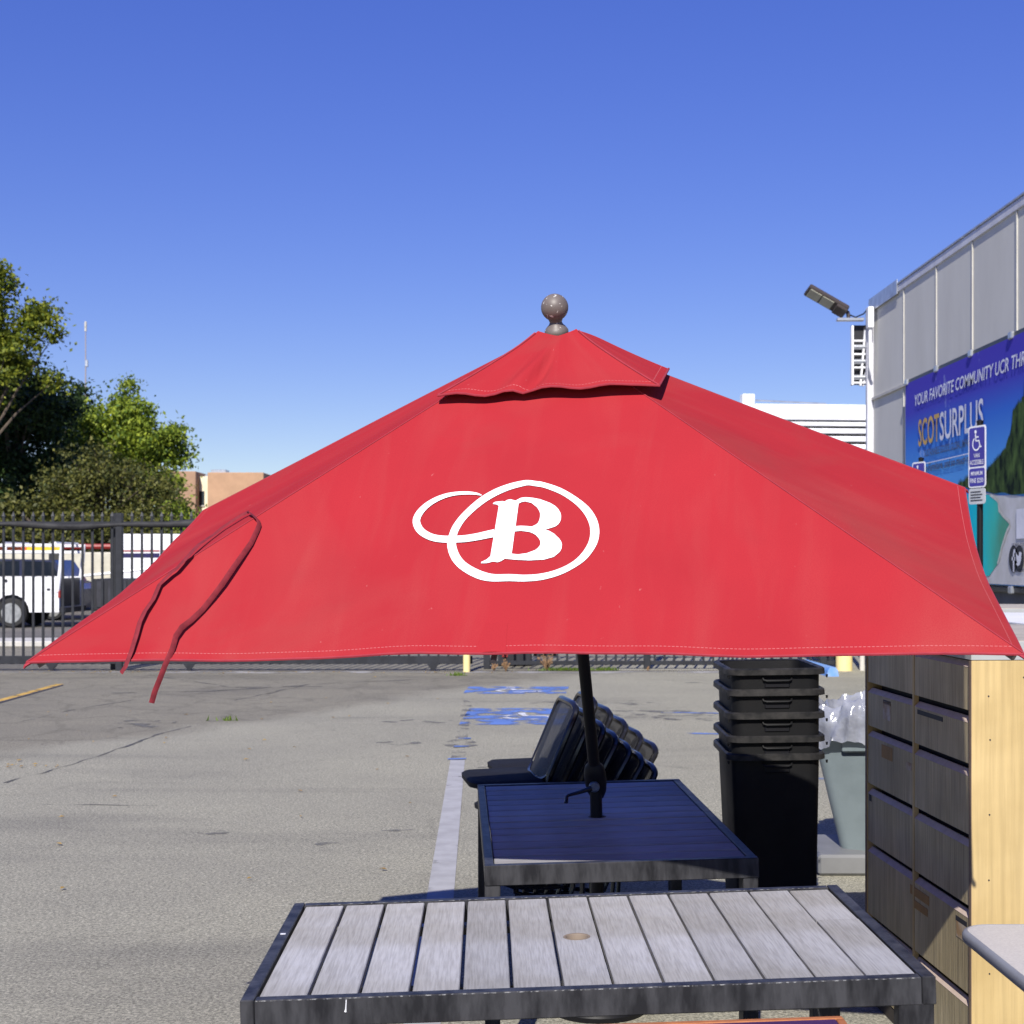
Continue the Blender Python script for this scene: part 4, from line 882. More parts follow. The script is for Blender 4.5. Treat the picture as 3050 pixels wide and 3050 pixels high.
fo = [bw(2550+x*.2588, 1000+y*.2588) for x, y in edge]
s_ = fo[-1][0]
while s_ < SR-.3: fo += [(s_+.06, 3.75+random.uniform(-.3,0)), (s_+.12, 3.85+random.uniform(0,.35))]; s_ += .13
fo += [(SR, 3.6), (SR, bw(3050,1470)[1])] + [bw(2550+x*.2588, 1000+y*.2588) for x, y in ((1932,1820),(1800,1830),(1700,1800),(1600,1815),(1500,1790),(1440,1790),(1320,1760),(1200,1720))]
M_FOR = mat('forest_print', (.075,.13,.035), (.006,.014,.010), rough=.8, spec=.1, scale=3.6, detail=8, lo=.38, hi=.66, stretch=(1,1.5,1))
print_part('forest_print', fo, M_FOR, .016)
M_GOLD = mat('gold_print', (.62,.36,.03), rough=.45); M_PRW = mat('white_letter_print', (.78,.78,.84), rough=.45); M_PRN = mat('navy_letter_print', (.015,.03,.11), rough=.45)
def ban_text(body, px0, px1, z0, z1, m, off=.018, **k):
    s0 = YL - BX*F/(px0-1525); s1 = YL - BX*F/(px1-1525); 
    for word, a, b_ in words(body, **k):
        mb = MB(); V, Fc = a_word(body, a, b_, **k); mb.add([fr_ban(off)(s0+(s1-s0)*u, z0+(z1-z0)*v) for u, v in V], Fc); mb.build('lettering', m, ban)
def wz(px, py): return bw(px, py)[1]
ban_text('YOUR FAVORITE COMMUNITY UCR THRIFT', 2728, 3092, wz(2728,1213)+.01, wz(2728,1179)+.01, M_PRW, shear=.18, bold=.012)
ban_text('SCOT', 2739, 2801, wz(2740,1331), wz(2740,1250), M_GOLD, bold=.012)
ban_text('SURPLUS', 2803, 2933, wz(2740,1331), wz(2740,1250), M_PRW, bold=.012)
ban_text('SUSTAINABLE GOODS, GLOBAL IMPACT', 2757, 2899, wz(2760,1364), wz(2760,1339), M_PRN, shear=.15, bold=.016)
ban_text('Office Furniture, and so much more', 2740, 2912, wz(2750,1412), wz(2750,1384), M_PRN, shear=.2, bold=.02)
s0, s1 = bw(2738,1385)[0], bw(2895,1350)[0]; zz = bw(2738,1387)[1]
MB().flat([[(s0,zz),(s1,zz),(s1,zz+.012),(s0,zz+.012)]], fr_ban(.018)).build('printed_rule', M_PRW, ban)
def bq(x, y): return bw(2850+x*.3106, 1400+y*.3106)
c0, c1, c2, c3 = bq(585,375), bq(566,660), bq(700,660), bq(700,375)
MB().flat([[(c0[0],c1[1]),(c0[0]+.95,c1[1]),(c0[0]+.95,c0[1]),(c0[0],c0[1])]], fr_ban(.018)).build('white_card_print', M_PRW, ban)
ban_text('SCAN CODE FOR', 3018, 3085, bq(545,735)[1], bq(545,703)[1], M_PRN, bold=.01)
ban_text('@ucrservices', 3016, 3082, bq(540,985)[1], bq(540,930)[1], M_PRN)
for i, (cx_, kind) in enumerate(((557,'f'),(612,'bird'))):
    cc = bq(cx_, 850); rr = .155; mb = MB()
    mb.flat([[(cc[0]+rr*math.cos(t), cc[1]+rr*math.sin(t)) for t in np.linspace(0,2*PI,25)[:-1]]], fr_ban(.018)); ic = mb.build('round_icon', M_INK, ban)
    mb = MB(); fr2 = fr_ban(.021)
    if kind == 'f':
        mb.strip([(cc[0]+.07,cc[1]+.09),(cc[0]+.03,cc[1]+.085),(cc[0]+.015,cc[1]+.05),(cc[0]+.015,cc[1]-.15)], .045, fr2); mb.strip([(cc[0]-.045,cc[1]+.0),(cc[0]+.07,cc[1]+.0)], .04, fr2)
    else:
        mb.flat([[(cc[0]+x_*.1, cc[1]+y_*.1) for x_, y_ in ((-1,.75),(-.4,.35),(0,.3),(.1,.75),(.5,.8),(.75,.65),(1,.75),(.8,.4),(.75,-.1),(.3,-.7),(-.3,-.85),(-1,-.6),(-.5,-.5),(-.75,-.2),(-.9,.2))]], fr2)
    mb.build('icon_mark', M_PRW, ic)
for z in (Z1+.02, Z0-.05):
    MB().cbox((.03,-(YL-YR)/2,z),(.05,YL-YR-.1,.07),.01).build('mounting_rail', M_BLACKV, ban)
    for k in range(8): MB().cbox((-.005,-.08-k*1.5,z),(.05,.12,.09),.012).build('rail_clip', M_GALV, ban)

# ------------------------------------------------------------------ accessible parking signs
def access_sign(px, ptop, Y, label, second=True):
    top = at(px, ptop, Y); s = empty('accessible_parking_sign', label, 'sign', (top.x, Y, 0), R(-75))
    Zt = top.z; Wd, H1 = .305, .615            # faces local -y; turned towards the stalls
    MB().tube([(0,.03,0),(0,.03,Zt+.03)], .03, 12).build('post', M_BLACKPOLE, s, True)
    MB().lathe([(.034,0),(.034,.02),(.0,.035)], 12, (0,.03,Zt+.03)).build('post_cap', M_BLACKPOLE, s, True)
    fr = lambda d: (lambda x, z: (x, -d, z))
    pr = lambda x, z, d: (x, -d, z)
    out = [(x, z+Zt-H1/2) for x, z in rrect(Wd, H1, .035)]
    p = MB().prism([out], .0, .004, pr).build('sign_plate', M_SIGNW, s)
    for (za, zb_) in ((Zt-.405, Zt-.018), (Zt-.600, Zt-.422)):
        MB().flat([[(x, z+(za+zb_)/2) for x, z in rrect(Wd-.035, zb_-za, .025)]], fr(.0055)).build('blue_face', M_SIGNB, p)
    mb = MB(); f7 = fr(.0075); cz = Zt-.145
    mb.flat([[(-.02+.019*math.cos(t), cz+.085+.019*math.sin(t)) for t in np.linspace(0,2*PI,15)[:-1]]], f7)
    mb.strip([(-.02,cz+.062),(-.015,cz-.005),(.04,cz-.005),(.062,cz-.07),(.085,cz-.062)], .018, f7)
    mb.strip([(-.012,cz+.032),(.035,cz+.032)], .014, f7)
    mb.strip([(-.008+.062*math.cos(t), cz-.035+.062*math.sin(t)) for t in np.linspace(2.1, 5.9, 18)], .015, f7)
    mb.build('wheelchair_symbol', M_SIGNW, p)
    mb = MB()
    text_to(mb, 'VAN', f7, -.05, .05, Zt-.315, Zt-.275, bold=.01); text_to(mb, 'ACCESSIBLE', f7, -.118, .118, Zt-.385, Zt-.338, bold=.01)
    text_to(mb, 'MINIMUM', f7, -.10, .10, Zt-.492, Zt-.452, bold=.01); text_to(mb, 'FINE $250', f7, -.115, .115, Zt-.572, Zt-.520, bold=.01)
    mb.build('sign_lettering', M_SIGNW, p)
    if second:
        z0 = Zt-H1-.165; q = MB().prism([[(x, z+z0+.08) for x, z in rrect(.29,.155,.03)]], .0, .004, pr).build('notice_plate', mat('grey_notice', (.55,.56,.57), rough=.4), s)
        mb = MB()
        for k in range(4): mb.flat([[(-.11,z0+.035+k*.028),(.10-.03*(k%2),z0+.035+k*.028),(.10-.03*(k%2),z0+.045+k*.028),(-.11,z0+.045+k*.028)]], f7)
        mb.build('notice_lines', M_INK, q)
    return s
access_sign(2911, 1268, 14.5, 'blue van-accessible parking sign with grey notice, in front of the banner')
access_sign(2737, 1376, 18.1, 'blue accessible parking sign half hidden behind the umbrella edge')

# ------------------------------------------------------------------ fences, posts, bollards
def picket_mesh(h, wd):
    mb = MB(); mb.box((0,0,h/2-.04),(wd,wd,h-.08)); a = wd*.75
    mb.add([(-a,-a,h-.08),(a,-a,h-.08),(a,a,h-.08),(-a,a,h-.08),(0,0,h)], [(0,1,4),(1,2,4),(2,3,4),(3,0,4),(3,2,1,0)]); return mb.mesh('picket')
PK = picket_mesh(2.40, .034)
def fence(label, cat, x0, x1, Y, posts, bot_h, top_h, ax='x', zoff=.10, name='picket_fence', pitch=.155, roll=True):
    f = empty(name, label, cat, (x0, Y, 0), 0 if ax == 'x' else R(90)); L = abs(x1-x0) if ax == 'x' else x1
    n = int(L/pitch)
    for i in range(n):
        x = (i+.5)*pitch
        if any(abs(x-(p-x0)) < .09 for p in posts): continue
        link('picket', PK, M_FENCE, f, loc=(x, random.uniform(-.004,.004), zoff))
    MB().cbox((L/2,-.005,2.30),(L,.05,.075),.004).build('top_rail', M_FENCE, f)
    MB().cbox((L/2,.002,zoff+bot_h/2+.005),(L,.055,bot_h),.004).build('bottom_rail', M_FENCE, f)
    for p in posts: MB().cbox((p-x0,.0,1.235),(.105,.105,2.47),.006).build('post', M_FENCE, f)
    if roll:
        pts = []; rs = []
        for i in range(int(L/.22)+1):
            x = i*.22; pts.append((x, -.05+.012*math.sin(x*2.3), 2.285+.022*math.sin(x*1.7)+.012*math.sin(x*4.1))); rs.append(.050+.014*math.sin(x*3.1)+.008*math.sin(x*7))
        MB().tube(pts, rs, 9).build('rolled_fabric', M_MESHROLL, f, True)
    return f
gate = fence('black picket sliding gate on rollers across the left, rolled fabric along its top', 'gate', -9.6, -.62, 22.9, [-6.155], .125, .1, name='sliding_gate')
for px in (156, 565, 1290):
    x = (px-1525)/F*22.9 + 9.6
    wz_ = MB().lathe([(.0,-.02),(.045,-.02),(.045,.02),(.0,.02)], 14, (x,-.03,.05), Matrix.Rotation(R(90),3,'X')).build('gate_wheel', M_FENCE, gate, True)
    MB().prism([[(-.10,.12),(.10,.12),(.05,.045),(-.05,.045)]], -.045, .0, lambda a, c, d: (x+a, d, c)).build('wheel_bracket', M_FENCE, wz_)
fence('black picket fence right of the umbrella pole, closing the lot', 'fence', -.44, 5.15, 23.25, [-.40, 2.15, 4.95], .065, .1, zoff=.06, roll=True)
fence('short black picket return beside the big yellow bollard', 'fence', 5.2, 3.2, 23.3, [], .065, .1, ax='y', zoff=.06, roll=False, pitch=.14)
tag(MB().cbox((0,0,1.235),(.11,.11,2.47),.006).build('gate_post', M_FENCE, loc=(-6.285,23.1,0)), 'black steel gate post behind the sliding gate', 'post')
def bollard(px, Y, r, h, label, m=M_YELLOW):
    b = MB().lathe([(r,0),(r,h),(r*.85,h+r*.35),(r*.45,h+r*.6),(0,h+r*.68)], 24).build('bollard', m, smooth=True, loc=((px-1525)/F*Y, Y, 0)); return tag(b, label, 'bollard')
bollard(1390, 22.6, .055, 1.0, 'slim yellow bollard in front of the gate end')
bollard(1572, 24.4, .05, 1.0, 'slim yellow bollard behind the fence')
bollard(2514, 22.9, .128, 1.1, 'thick cream-yellow bollard beyond the bin stack')
tag(MB().tube([(0,0,0),(0,0,2.6)], .042, 14).build('pipe_post', M_CONC, smooth=True, loc=((2568-1525)/F*22.9,22.9,0)), 'pale grey pipe post beside the thick yellow bollard', 'post')
gm = empty('gate_motor', 'dark gate motor cabinet with a red panel behind the fence', 'gate motor', (.05,24.0,0))
MB().cbox((0,0,.45),(.55,.4,.9),.02).build('housing', M_BLACKV, gm); MB().cbox((-.16,-.205,.5),(.10,.02,.7),.005).build('red_panel', M_RED, gm); MB().tube([(.3,0,.2),(.7,0,.2)], .05, 8).build('drive_arm', M_BLACKV, gm)
ws = MB().prism([[(-.09,0),(.09,0),(.075,.09),(.045,.135),(-.045,.135),(-.075,.09)]], 0, 1.75, lambda a, c, d: (a, d, c)).build('wheel_stop', M_BLUEP, loc=(4.78,21.75,0), rot=(0,0,R(3)))
tag(ws, 'faded blue concrete wheel stop near the yellow bollard', 'wheel stop')
ws2 = MB().prism([[(-.09,0),(.09,0),(.075,.09),(.045,.135),(-.045,.135),(-.075,.09)]], 0, 1.75, lambda a, c, d: (a, d, c)).build('wheel_stop', M_BLUEP, loc=(4.95,17.9,0), rot=(0,0,R(2)))
tag(ws2, 'blue wheel stop glimpsed over the clear bin liner', 'wheel stop')
def weed(px, Y, h, label, n_=22):
    mb = MB(); r_ = random.Random(px)
    for i in range(n_):
        a = r_.uniform(0,2*PI); l_ = r_.uniform(.4,1)*h; sp_ = r_.uniform(.2,1.1); p = [Vector((0,0,0)), Vector((math.cos(a)*sp_*l_*.35, math.sin(a)*sp_*l_*.35, l_*.55)), Vector((math.cos(a)*sp_*l_*.7, math.sin(a)*sp_*l_*.7, l_))]
        mb.tube(p, [.006,.005,.003], 4)
        for k in range(4):
            q = p[1].lerp(p[2], r_.random()); s = r_.uniform(.007,.016); mb.add([q+Vector((-s,0,-s)), q+Vector((s,0,-s*.3)), q+Vector((s*.6,0,s)), q+Vector((-s*.5,0,s*.7))], [(0,1,2,3)])
    return tag(mb.build('dry_weed', M_DRYWEED, loc=((px-1525)/F*Y, Y, 0), fix=False), label, 'weed')
weed(1507, 22.75, .20, 'brown dried weed at the fence foot left of the pole'); weed(1628, 22.9, .27, 'tall brown dried weed at the fence foot near the pole'); weed(1470, 22.85, .12, 'tiny dried weed next to the fence post', 10); weed(1930, 22.9, .06, 'dry tuft at the foot of the right fence post', 10)
M_GRASS = leaf_material('weed_leaf', (.16,.24,.03), (.07,.12,.02))
def grass(px, Y, wd, dp, n_):
    mb = MB(); r_ = random.Random(px)
    for i in range(n_):
        x, y = r_.gauss(0,.4)*wd, r_.gauss(0,.4)*dp; h = r_.uniform(.02,.07); a = r_.uniform(0,PI); c_, s_ = math.cos(a)*.012, math.sin(a)*.012; tx, ty = r_.uniform(-.03,.03), r_.uniform(-.03,.03)
        mb.add([(x-c_,y-s_,0),(x+c_,y+s_,0),(x+tx,y+ty,h)], [(0,1,2)])
    o = mb.build('grass_tuft', M_GRASS, loc=((px-1525)/F*Y, Y, .002), fix=False); stuff(o); return tag(o, 'low green weeds growing along the fence foot', 'grass', 'green weeds at the fence')
grass(1680, 22.85, .5, .05, 320); grass(1802, 22.9, .25, .05, 160); grass(682, 15.8, .16, .03, 26); grass(1363, 21.9, .15, .06, 60)
# fallen leaves on the tarmac
M_DLEAF = leaf_material('fallen_leaf', (.55,.36,.08), (.30,.18,.05)); mb = MB(); r_ = random.Random(11)
def scatter(px, Y, sx_, sy_, n_):
    for i in range(n_):
        x = (px-1525)/F*Y + r_.gauss(0,sx_); y = Y + r_.gauss(0,sy_); s = r_.uniform(.012,.03); a = r_.uniform(0,PI); z = .012
        c_, q_ = math.cos(a)*s, math.sin(a)*s; mb.add([(x-c_,y-q_,z),(x+q_*.5,y-c_*.5,z+.006),(x+c_,y+q_,z+.002),(x-q_*.5,y+c_*.5,z+.008)], [(0,1,2,3)])
scatter(30, 12.3, .12, .08, 14); scatter(700, 22.4, 1.2, .1, 40); scatter(260, 22.5, 1.0, .1, 30); scatter(600, 14.5, 1.5, 2.0, 24); scatter(1000, 11, 1.5, 3, 20); scatter(1300, 22.4, .6,.1,16)
o = mb.build('fallen_leaves', M_DLEAF, fix=False); stuff(o); tag(o, 'dry yellow leaves scattered on the asphalt', 'leaves')

# ------------------------------------------------------------------ vehicles behind the gate
def wheel(parent, x, y, r, w_=.24, side=-1):
    q = Matrix.Rotation(R(90),3,'X')
    t = MB().lathe([(r*.66,-w_/2),(r*.9,-w_/2),(r,-w_*.32),(r,w_*.32),(r*.9,w_/2),(r*.66,w_/2)], 28, (x,y,r), q).build('tyre', M_TYRE, parent, True)
    rm = MB().lathe([(.0,.03),(r*.20,.035),(r*.22,.0),(r*.45,-.012),(r*.5,.03),(r*.6,.05),(r*.67,.06)], 28, (x, y+side*w_*.30, r), Matrix.Rotation(R(90) if side < 0 else R(-90),3,'X')).build('rim', M_CHROME, t, True)
    for k in range(5):
        a = 2*PI*k/5; MB().lathe([(.0,.0),(.045,.0),(.045,.004),(.0,.004)], 10, (x+r*.38*math.cos(a), y+side*(w_*.30+.018), r+r*.38*math.sin(a)), q).build('rim_hole', M_BLACKV, rm)
    return t
YT = 37.0; xr = -11.48
tr = empty('service_truck', 'white service pickup with a ladder rack behind the gate at far left', 'truck', (xr, YT, 0))
def arch(cx, r, z0, n_=10): return [(cx + r*math.cos(PI*k/n_), z0 + r*math.sin(PI*k/n_)) for k in range(n_+1)]
WX = -1.20; WF = -4.75
low = .40
body = [(0,low),(0,1.27),(-.03,1.29),(-2.45,1.29),(-2.45,1.30),(-4.25,1.32),(-5.55,1.18),(-5.72,.95),(-5.72,low)] + [(p[0],p[1]) for p in reversed(arch(WF,.45,.40))] + [(p[0],p[1]) for p in reversed(arch(WX,.45,.40))]
MB().prism([body], 0, .12, lambda a, c, d: (a, d, c)).build('near_side', M_TRUCKW, tr)
MB().prism([body], 1.78, 1.90, lambda a, c, d: (a, d, c)).build('far_side', M_TRUCKW, tr)
MB().box((-3.0,.95,.85),(5.3,1.64,.30)).build('floor', M_BLACKV, tr)
MB().cbox((-1.22,-.004,.90),(.0,.0,.0) if False else (2.36,.012,.008),.002).build('panel_seam', M_TRIMW, tr)
MB().cbox((-.86,-.004,1.02),(.012,.014,.40),.002).build('panel_seam', M_TRIMW, tr)
MB().cbox((-1.34,-.012,1.20),(.075,.03,.075),.008).build('latch', M_BLACKV, tr); MB().cbox((-.26,-.012,.98),(.085,.03,.055),.008).build('latch', M_BLACKV, tr)
cab = [(-2.5,1.29),(-2.55,1.80),(-2.65,1.86),(-3.75,1.86),(-4.25,1.32)]
MB().prism([cab], .1, 1.80, lambda a, c, d: (a, d, c)).build('cab', M_TRUCKW, tr)
MB().flat([[(-2.68,1.36),(-2.70,1.74),(-3.68,1.74),(-4.05,1.36)]], lambda a, c: (a, .09, c)).build('cab_window', M_GLASS, tr)
MB().cbox((-.02,.95,.85),(.05,1.66,.82),.01).build('tailgate', M_BLACKV, tr)
MB().cbox((.08,.95,.46),(.14,1.85,.16),.02).build('bumper', M_BLACKV, tr)
MB().cbox((.01,.03,.86),(.06,.09,.20),.01).build('tail_lamp', M_RED, tr)
wheel(tr, WX, .10, .38); wheel(tr, WF, .10, .38); wheel(tr, WX, 1.8, .38, side=1); wheel(tr, WF, 1.8, .38, side=1)
for y in (.02, 1.88):
    rk = MB().tube([(-.04,y,.92),(.03,y,1.5),(.08,y,2.12)], .052, 8).build('rack_post', M_TRUCKW, tr, True)
    MB().cbox((-2.1,y,2.10),(4.45,.07,.075),.01).build('rack_rail', M_TRUCKW, tr); MB().cbox((-2.1,y,1.93),(4.35,.06,.075),.01).build('rack_rail', M_TRUCKW, tr)
    MB().tube([(-4.2,y,1.3),(-4.25,y,2.1)], .05, 8).build('rack_post', M_TRUCKW, tr, True)
    for xx in (-1.35,-2.8): MB().cbox((xx,y,2.015),(.06,.06,.10),.006).build('rack_strut', M_TRUCKW, tr)
for xx in (-.1,-1.4,-2.8,-4.1): MB().cbox((xx,.95,2.16),(.06,1.9,.05),.008).build('rack_crossbar', M_TRUCKW, tr)
def ladder(label, loc, m1, ln=3.6):
    ld = empty('ladder', label, 'ladder', loc)
    for y in (0,.4): MB().cbox((ln/2,y,0),(ln,.03,.085),.004).build('stile', m1, ld)
    for k in range(int(ln/.3)): MB().tube([(.15+k*.3,0,0),(.15+k*.3,.4,0)], .016, 6).build('rung', M_GALV, ld)
ladder('orange ladder lying on the white truck rack', (xr-4.2, YT+.14, 2.016-.0), M_LADDER, 3.2); ladder('yellow ladder beside the orange one on the truck rack', (xr-3.9, YT+.72, 2.016), M_LADDERY, 3.6)
# dark car standing behind the truck
cr_ = empty('dark_car', 'dark blue car with large side windows behind the white service truck', 'car', (-16.9, 41.5, 0))
cbody = [(0,.35),(4.7,.35),(4.75,.9),(4.55,1.05),(4.3,1.12),(3.9,1.72),(1.9,1.76),(1.1,1.15),(.1,1.0),(-.05,.7)]
MB().prism([cbody], 0, 1.8, lambda a, c, d: (a, d, c)).build('body', M_NAVY, cr_)
MB().flat([[(1.3,1.17),(2.0,1.68),(2.9,1.70),(2.9,1.17)]], lambda a, c: (a,-.006,c)).build('side_window', M_GLASS, cr_); MB().flat([[(2.98,1.17),(2.98,1.70),(3.8,1.66),(4.1,1.17)]], lambda a, c: (a,-.006,c)).build('side_window', M_GLASS, cr_)
wheel(cr_, .95, .1, .33); wheel(cr_, 3.85, .1, .33)
# black trailer and a pale van further right
tl_ = empty('black_trailer', 'black equipment trailer beside the white service truck', 'trailer', (-11.1, 38.6, 0))
MB().cbox((.85,.9,.80),(1.7,1.8,.85),.03).build('box', M_BLACKV, tl_)
for k in range(5): MB().cbox((.22+k*.3,-.012,.82),(.20,.03,.70),.01).build('side_panel', mat('worn_black_panel', (.035,.035,.045), (.015,.015,.02), rough=.45, scale=5), tl_)
MB().tube([(-.25,-.1,1.30),(.9,-.05,1.42),(2.0,.0,1.56)], .035, 8).build('draw_bar', M_TRUCKW, tl_, True)
MB().cbox((1.45,-.03,.95),(.16,.04,.5),.01).build('grey_cover', M_GALV, tl_); wheel(tl_, .55, .0, .31); wheel(tl_, 1.3, .0, .31)
def van(label, loc, L, H, wdt, m, name='box_truck', stripes=()):
    v = empty(name, label, 'truck', loc); MB().cbox((L/2,wdt/2,(H+.75)/2),(L,wdt,H-.75),.04).build('cargo_box', m, v)
    MB().cbox((L/2,wdt/2,.62),(L*.98,wdt*.8,.22),.02).build('chassis', M_BLACKV, v)
    cabp = [(L+.02,.45),(L+1.75,.45),(L+1.8,1.0),(L+1.5,1.25),(L+1.0,2.0),(L+.02,2.05)]
    MB().prism([cabp], .1, wdt-.1, lambda a, c, d: (a, d, c)).build('cab', m, v)
    MB().flat([[(L+.35,1.3),(L+.35,1.9),(L+.95,1.9),(L+1.32,1.3)]], lambda a, c: (a,.094,c)).build('cab_window', M_GLASS, v)
    for (z, h, mm) in stripes: MB().cbox((L/2,-.004,z),(L-.02,.012,h),.002).build('stripe', mm, v)
    for k in range(1, 4): MB().cbox((L*k/4,-.006,(H+.75)/2),(.02,.014,H-.85),.002).build('seam', M_TRIMW, v)
    wheel(v, .9, .15, .40); wheel(v, L+1.2, .15, .40); return v
van('white box truck with navy and red stripes right of the gate posts', (-12.05,45.0,0), 4.8, 2.52, 2.3, M_TRUCKW, stripes=((1.86,.14,mat('navy_stripe',(.015,.012,.07),rough=.4)),(2.0,.05,M_RED)))
van('cream box truck behind the service truck', (-17.5,49.5,0), 5.2, 1.98, 2.2, mat('pale_cream_paint', (.55,.52,.42), rough=.4))
rdl = empty('stored_pipes', 'bundle of dark red pipes on a rack behind the service truck', 'pipes', (-15.2,47.0,2.14))
for k in range(5): MB().tube([(0,k*.2,0),(4.6,k*.2,.02)], .09, 8).build('pipe', M_RED, rdl, True)
for k in (0.4, 4.2): MB().cbox((k,.4,-1.17),(.1,1.2,2.14),.01).build('rack_upright', M_BLACKV, rdl)
tag(MB().box((0,0,1.1),(60,.06,2.2)).build('mesh_fence', M_SCREEN, loc=(-30,62,0)), 'green mesh screen fence under the trees at far left', 'fence')

# ------------------------------------------------------------------ far buildings
YB = 120.; pxm = F/YB; X_ = lambda px: (px-1525)/pxm; Zp = lambda py: EYE - (py-HZ)/pxm
bb = empty('tan_building', 'tan brick building with a cream stair bay beyond the trees', 'building', (X_(618), YB, 0))
ox = X_(618)
MB().cbox(((X_(785)-ox)/2,6,Zp(1407)/2),(X_(785)-ox,12,Zp(1407)),.05).build('brick_block', M_BRICK, bb)
MB().cbox(((X_(585)+X_(470))/2-ox,5,Zp(1404)/2),(X_(585)-X_(470),10.5,Zp(1404)),.05).build('brick_block', M_BRICK2, bb)
MB().cbox(((X_(585)+X_(618))/2-ox,5.6,Zp(1417)/2),(X_(618)-X_(585)-.01,9,Zp(1417)),.03).build('stair_bay', M_CREAM, bb)
for (a, b_) in ((1461,1504),(1530,1573),(1600,1640)):
    wn_ = MB().cbox(((X_(585)+X_(601))/2-ox,1.09,(Zp(a)+Zp(b_))/2),(X_(601)-X_(585)-.03,.06,Zp(a)-Zp(b_)),.01).build('window', M_GLASS, bb)
    MB().cbox(((X_(585)+X_(601))/2-ox,1.05,Zp(b_)-.05),(X_(602)-X_(585),.14,.1),.01).build('sill', M_CONC, wn_)
MB().cbox((X_(627)-ox+.2,3,Zp(1401)),(1.25,1.5,.4),.03).build('roof_unit', M_GALV, bb); MB().cbox((X_(602)-ox,3,Zp(1413)),(.8,.05,.3),.01).build('roof_rail', M_GALV, bb)
MB().cbox((X_(792)-ox,7,Zp(1412)/2),(.38,9,Zp(1412)),.02).build('dark_return', M_BLACKV, bb)
wb_Y = 58.; wpt = at(2590, 1214, wb_Y); lpt = at(2243, 1198, wb_Y*1.0)
wb = empty('white_building', 'white flat-roofed building with dark horizontal slots behind the umbrella', 'building', (lpt.x, wb_Y, 0), R(5))
TZ = wpt.z+.14
M_SLOT = mat('dark_slot', (.006,.006,.007), rough=.9)
bounds = [1214,1250,1256,1268,1275,1290,1298,1314,1322,1337,1345,1360,1368]
zs = [EYE - (p-HZ)/F*wb_Y for p in bounds]
for i in range(len(bounds)-1):
    za, zb_ = zs[i+1], zs[i] + (.14 if i == 0 else 0); hgt = zb_-za
    if i % 2 == 0: MB().cbox((7,0,(za+zb_)/2),(20,.30,hgt),.02).build('wall_band', M_WHITE, wb)
    else: MB().box((7,.45,(za+zb_)/2),(19.9,.30,hgt+.02)).build('slot', M_SLOT, wb)
MB().cbox((7,.0,zs[-1]/2),(20,.30,zs[-1]-.01),.02).build('lower_wall', M_WHITE, wb)
MB().box((7,6.4,TZ/2-.3),(19.8,11.5,TZ-.4)).build('building_core', M_WHITE, wb)
MB().cbox((-.25,-.1,TZ/2+.2),(.50,.45,TZ+.34),.03).build('corner_pier', M_WHITE, wb)
MB().tube([(.1,0,TZ+.15),(3.0,.1,TZ+.05)], .03, 6).build('roof_rail', M_GALV, wb)
# mast and street lamp
ms = at(255, 965, 170); mast = empty('radio_mast', 'thin radio mast with a white tip rising behind the trees', 'mast', (ms.x,170,0))
MB().tube([(0,0,0),(0,0,ms.z-1.0)], [.18,.06], 8).build('shaft', mat('mast_steel',(.30,.26,.26),rough=.6), mast, True); MB().cbox((0,0,ms.z-.3),(.24,.24,1.2),.05).build('antenna', M_CONC, mast); MB().cbox((.12,0,ms.z-4.6),(.35,.3,.8),.05).build('antenna', M_GALV, mast)
sl = at(408, 1519, 70); lamp = empty('street_lamp', 'small grey street lamp in front of the trees', 'street lamp', (sl.x,70,0))
MB().tube([(0,0,0),(0,0,sl.z)], [.09,.06], 8).build('pole', M_GALV, lamp, True); MB().tube([(0,0,sl.z-.03),(.35,0,sl.z+.06),(.42,0,sl.z+.05)], .04, 6).build('arm', M_GALV, lamp, True); MB().cbox((.62,0,sl.z+.05),(.42,.2,.09),.03).build('lamp_head', M_GALV, lamp)

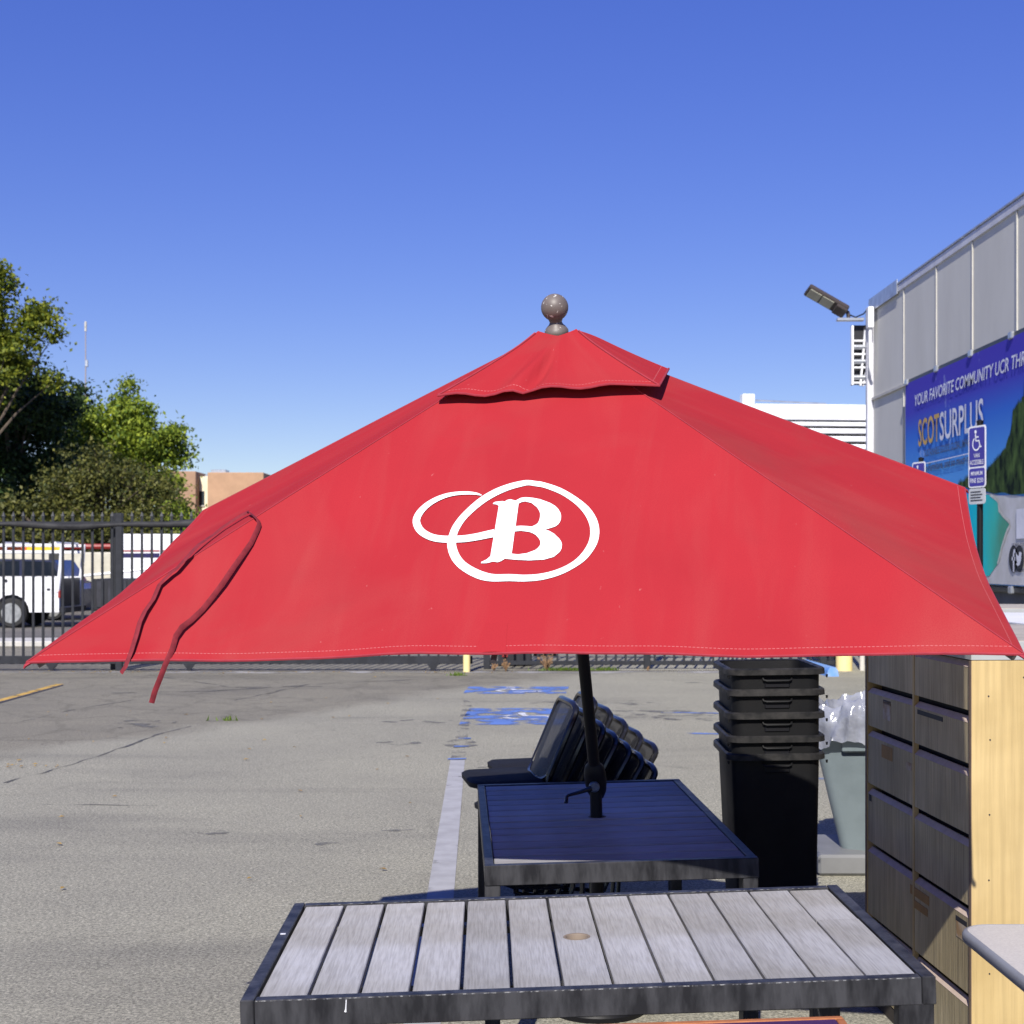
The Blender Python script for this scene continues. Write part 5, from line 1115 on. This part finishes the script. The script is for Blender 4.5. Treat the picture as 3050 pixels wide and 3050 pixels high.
# ------------------------------------------------------------------ trees
def tree(label, base, height, blobs, nclump, nleaf, leaf, m, trunk_r=.18, seed=1, spread=.5, cat='tree', name='broadleaf_tree', twigs=40):
    r_ = np.random.default_rng(seed); t = empty(name, label, cat, base)
    bm_ = MB(); top = max(b[2] for b in blobs); path = []; cx = sum(b[0] for b in blobs)/len(blobs)
    for k in range(7): q = k/6; path.append((cx*q*q*.6 + r_.normal(0,.08), r_.normal(0,.08), top*.9*q))
    path[0] = (0,0,0)
    trunk = MB().tube(path, [trunk_r*(1-.8*k/6) for k in range(7)], 9)
    cents = []; tot = sum(b[3]*b[4]*b[5] for b in blobs)
    for b in blobs:
        for _ in range(max(3, int(nclump*b[3]*b[4]*b[5]/tot))):
            d = r_.normal(0,1,3); d /= np.linalg.norm(d); rad = r_.uniform(.25,1)**.45*(1+.26*r_.normal())
            cents.append(np.array(b[:3]) + d*rad*np.array(b[3:6]))
    for c_ in cents[:twigs]:
        s = path[min(6, max(1, int(6*c_[2]/top*.75)))]; a = Vector(s); e = Vector(c_); mid = a.lerp(e,.5)+Vector((0,0,.25))
        trunk.tube([a, mid, e], [trunk_r*.32, trunk_r*.2, trunk_r*.06], 5)
    trunk.build('trunk', M_BARK, t, True)
    cents = np.array(cents); N = len(cents)*nleaf; idx = np.repeat(np.arange(len(cents)), nleaf)
    pos = cents[idx] + r_.normal(0,1,(N,3))*spread*np.array([1,1,.75])*r_.uniform(.6,1.3,(N,1))
    pos = pos[pos[:,2] > .15]; N = len(pos)
    u = r_.normal(0,1,(N,3)); u /= np.linalg.norm(u,axis=1,keepdims=True); v = np.cross(u, r_.normal(0,1,(N,3))+np.array([0,0,.8])); v /= np.linalg.norm(v,axis=1,keepdims=True)
    s = leaf*r_.uniform(.6,1.35,(N,1)); V = np.empty((N*4,3)); V[0::4] = pos-u*s; V[1::4] = pos+v*s*.55; V[2::4] = pos+u*s; V[3::4] = pos-v*s*.55
    me = bpy.data.meshes.new('crown'); me.vertices.add(N*4); me.vertices.foreach_set('co', V.ravel()); me.loops.add(N*4); me.loops.foreach_set('vertex_index', np.arange(N*4)); me.polygons.add(N)
    me.polygons.foreach_set('loop_start', np.arange(0,N*4,4)); me.polygons.foreach_set('loop_total', np.full(N,4)); me.update(); me.validate()
    link('crown', me, m, t); return t
def bl(base, Y, *el):   # ellipsoids given as photo pixels -> local metres around a base point
    out = []
    for (px, py, rx, ry) in el: p = at(px, py, Y); k = Y/F; out.append((p.x-base[0], random.uniform(-.3,.3), p.z, rx*k, rx*k*.9, ry*k))
    return out
LG = leaf_material('yellow_green_leaf', (.27,.29,.025), (.05,.09,.015)); LD = leaf_material('dark_green_leaf', (.055,.095,.022), (.010,.026,.010))
LM = leaf_material('mid_green_leaf', (.30,.36,.035), (.07,.13,.02)); LO = leaf_material('olive_brown_leaf', (.17,.165,.035), (.035,.05,.015))
def place(px, Y): return ((px-1525)/F*Y, Y, 0)
b0 = place(-70, 64); tree('tall yellow-green tree at the far left edge', b0, 12, bl(b0,64,(-60,1010,175,150),(-90,880,120,95),(10,840,55,60),(60,920,75,55),(95,960,40,40),(40,1040,70,60)), 95, 260, .105, LG, .25, 1, .34)
b0 = place(30, 70); tree('dense dark green tree left of the radio mast', b0, 9, bl(b0,70,(20,1300,190,230),(110,1180,90,110),(-60,1200,150,150),(170,1330,110,150),(100,1460,160,120)), 130, 260, .12, LD, .25, 2, .5)
b0 = place(245, 78); tree('dark narrow tree in front of the radio mast', b0, 9, bl(b0,78,(232,1270,62,110),(250,1380,90,110)), 50, 220, .12, LD, .18, 3, .42)
b0 = place(430, 74); tree('bright green rounded tree right of the radio mast', b0, 9, bl(b0,74,(375,1330,115,130),(440,1365,85,125),(385,1215,62,65),(470,1285,48,55),(310,1270,60,75),(508,1390,30,70),(420,1450,90,70)), 110, 250, .115, LM, .22, 4, .34)
b0 = place(320, 60); tree('sparse olive-brown tree in front, above the gate posts', b0, 5, bl(b0,60,(330,1430,120,90),(200,1490,110,90),(455,1490,80,80),(270,1540,130,60),(400,1545,120,60),(140,1540,90,50)), 150, 95, .085, LO, .14, 5, .34, twigs=90)
b0 = place(560, 66); tree('low green shrub tree beside the tan building', b0, 4, bl(b0,66,(522,1530,30,45),(505,1570,45,45)), 28, 160, .10, LM, .1, 6, .35)
b0 = place(60, 58); tree('low brown hedge tree behind the parked trucks', b0, 3, bl(b0,58,(40,1560,170,75),(260,1590,180,50),(420,1600,120,45)), 70, 150, .10, LO, .1, 8, .35)
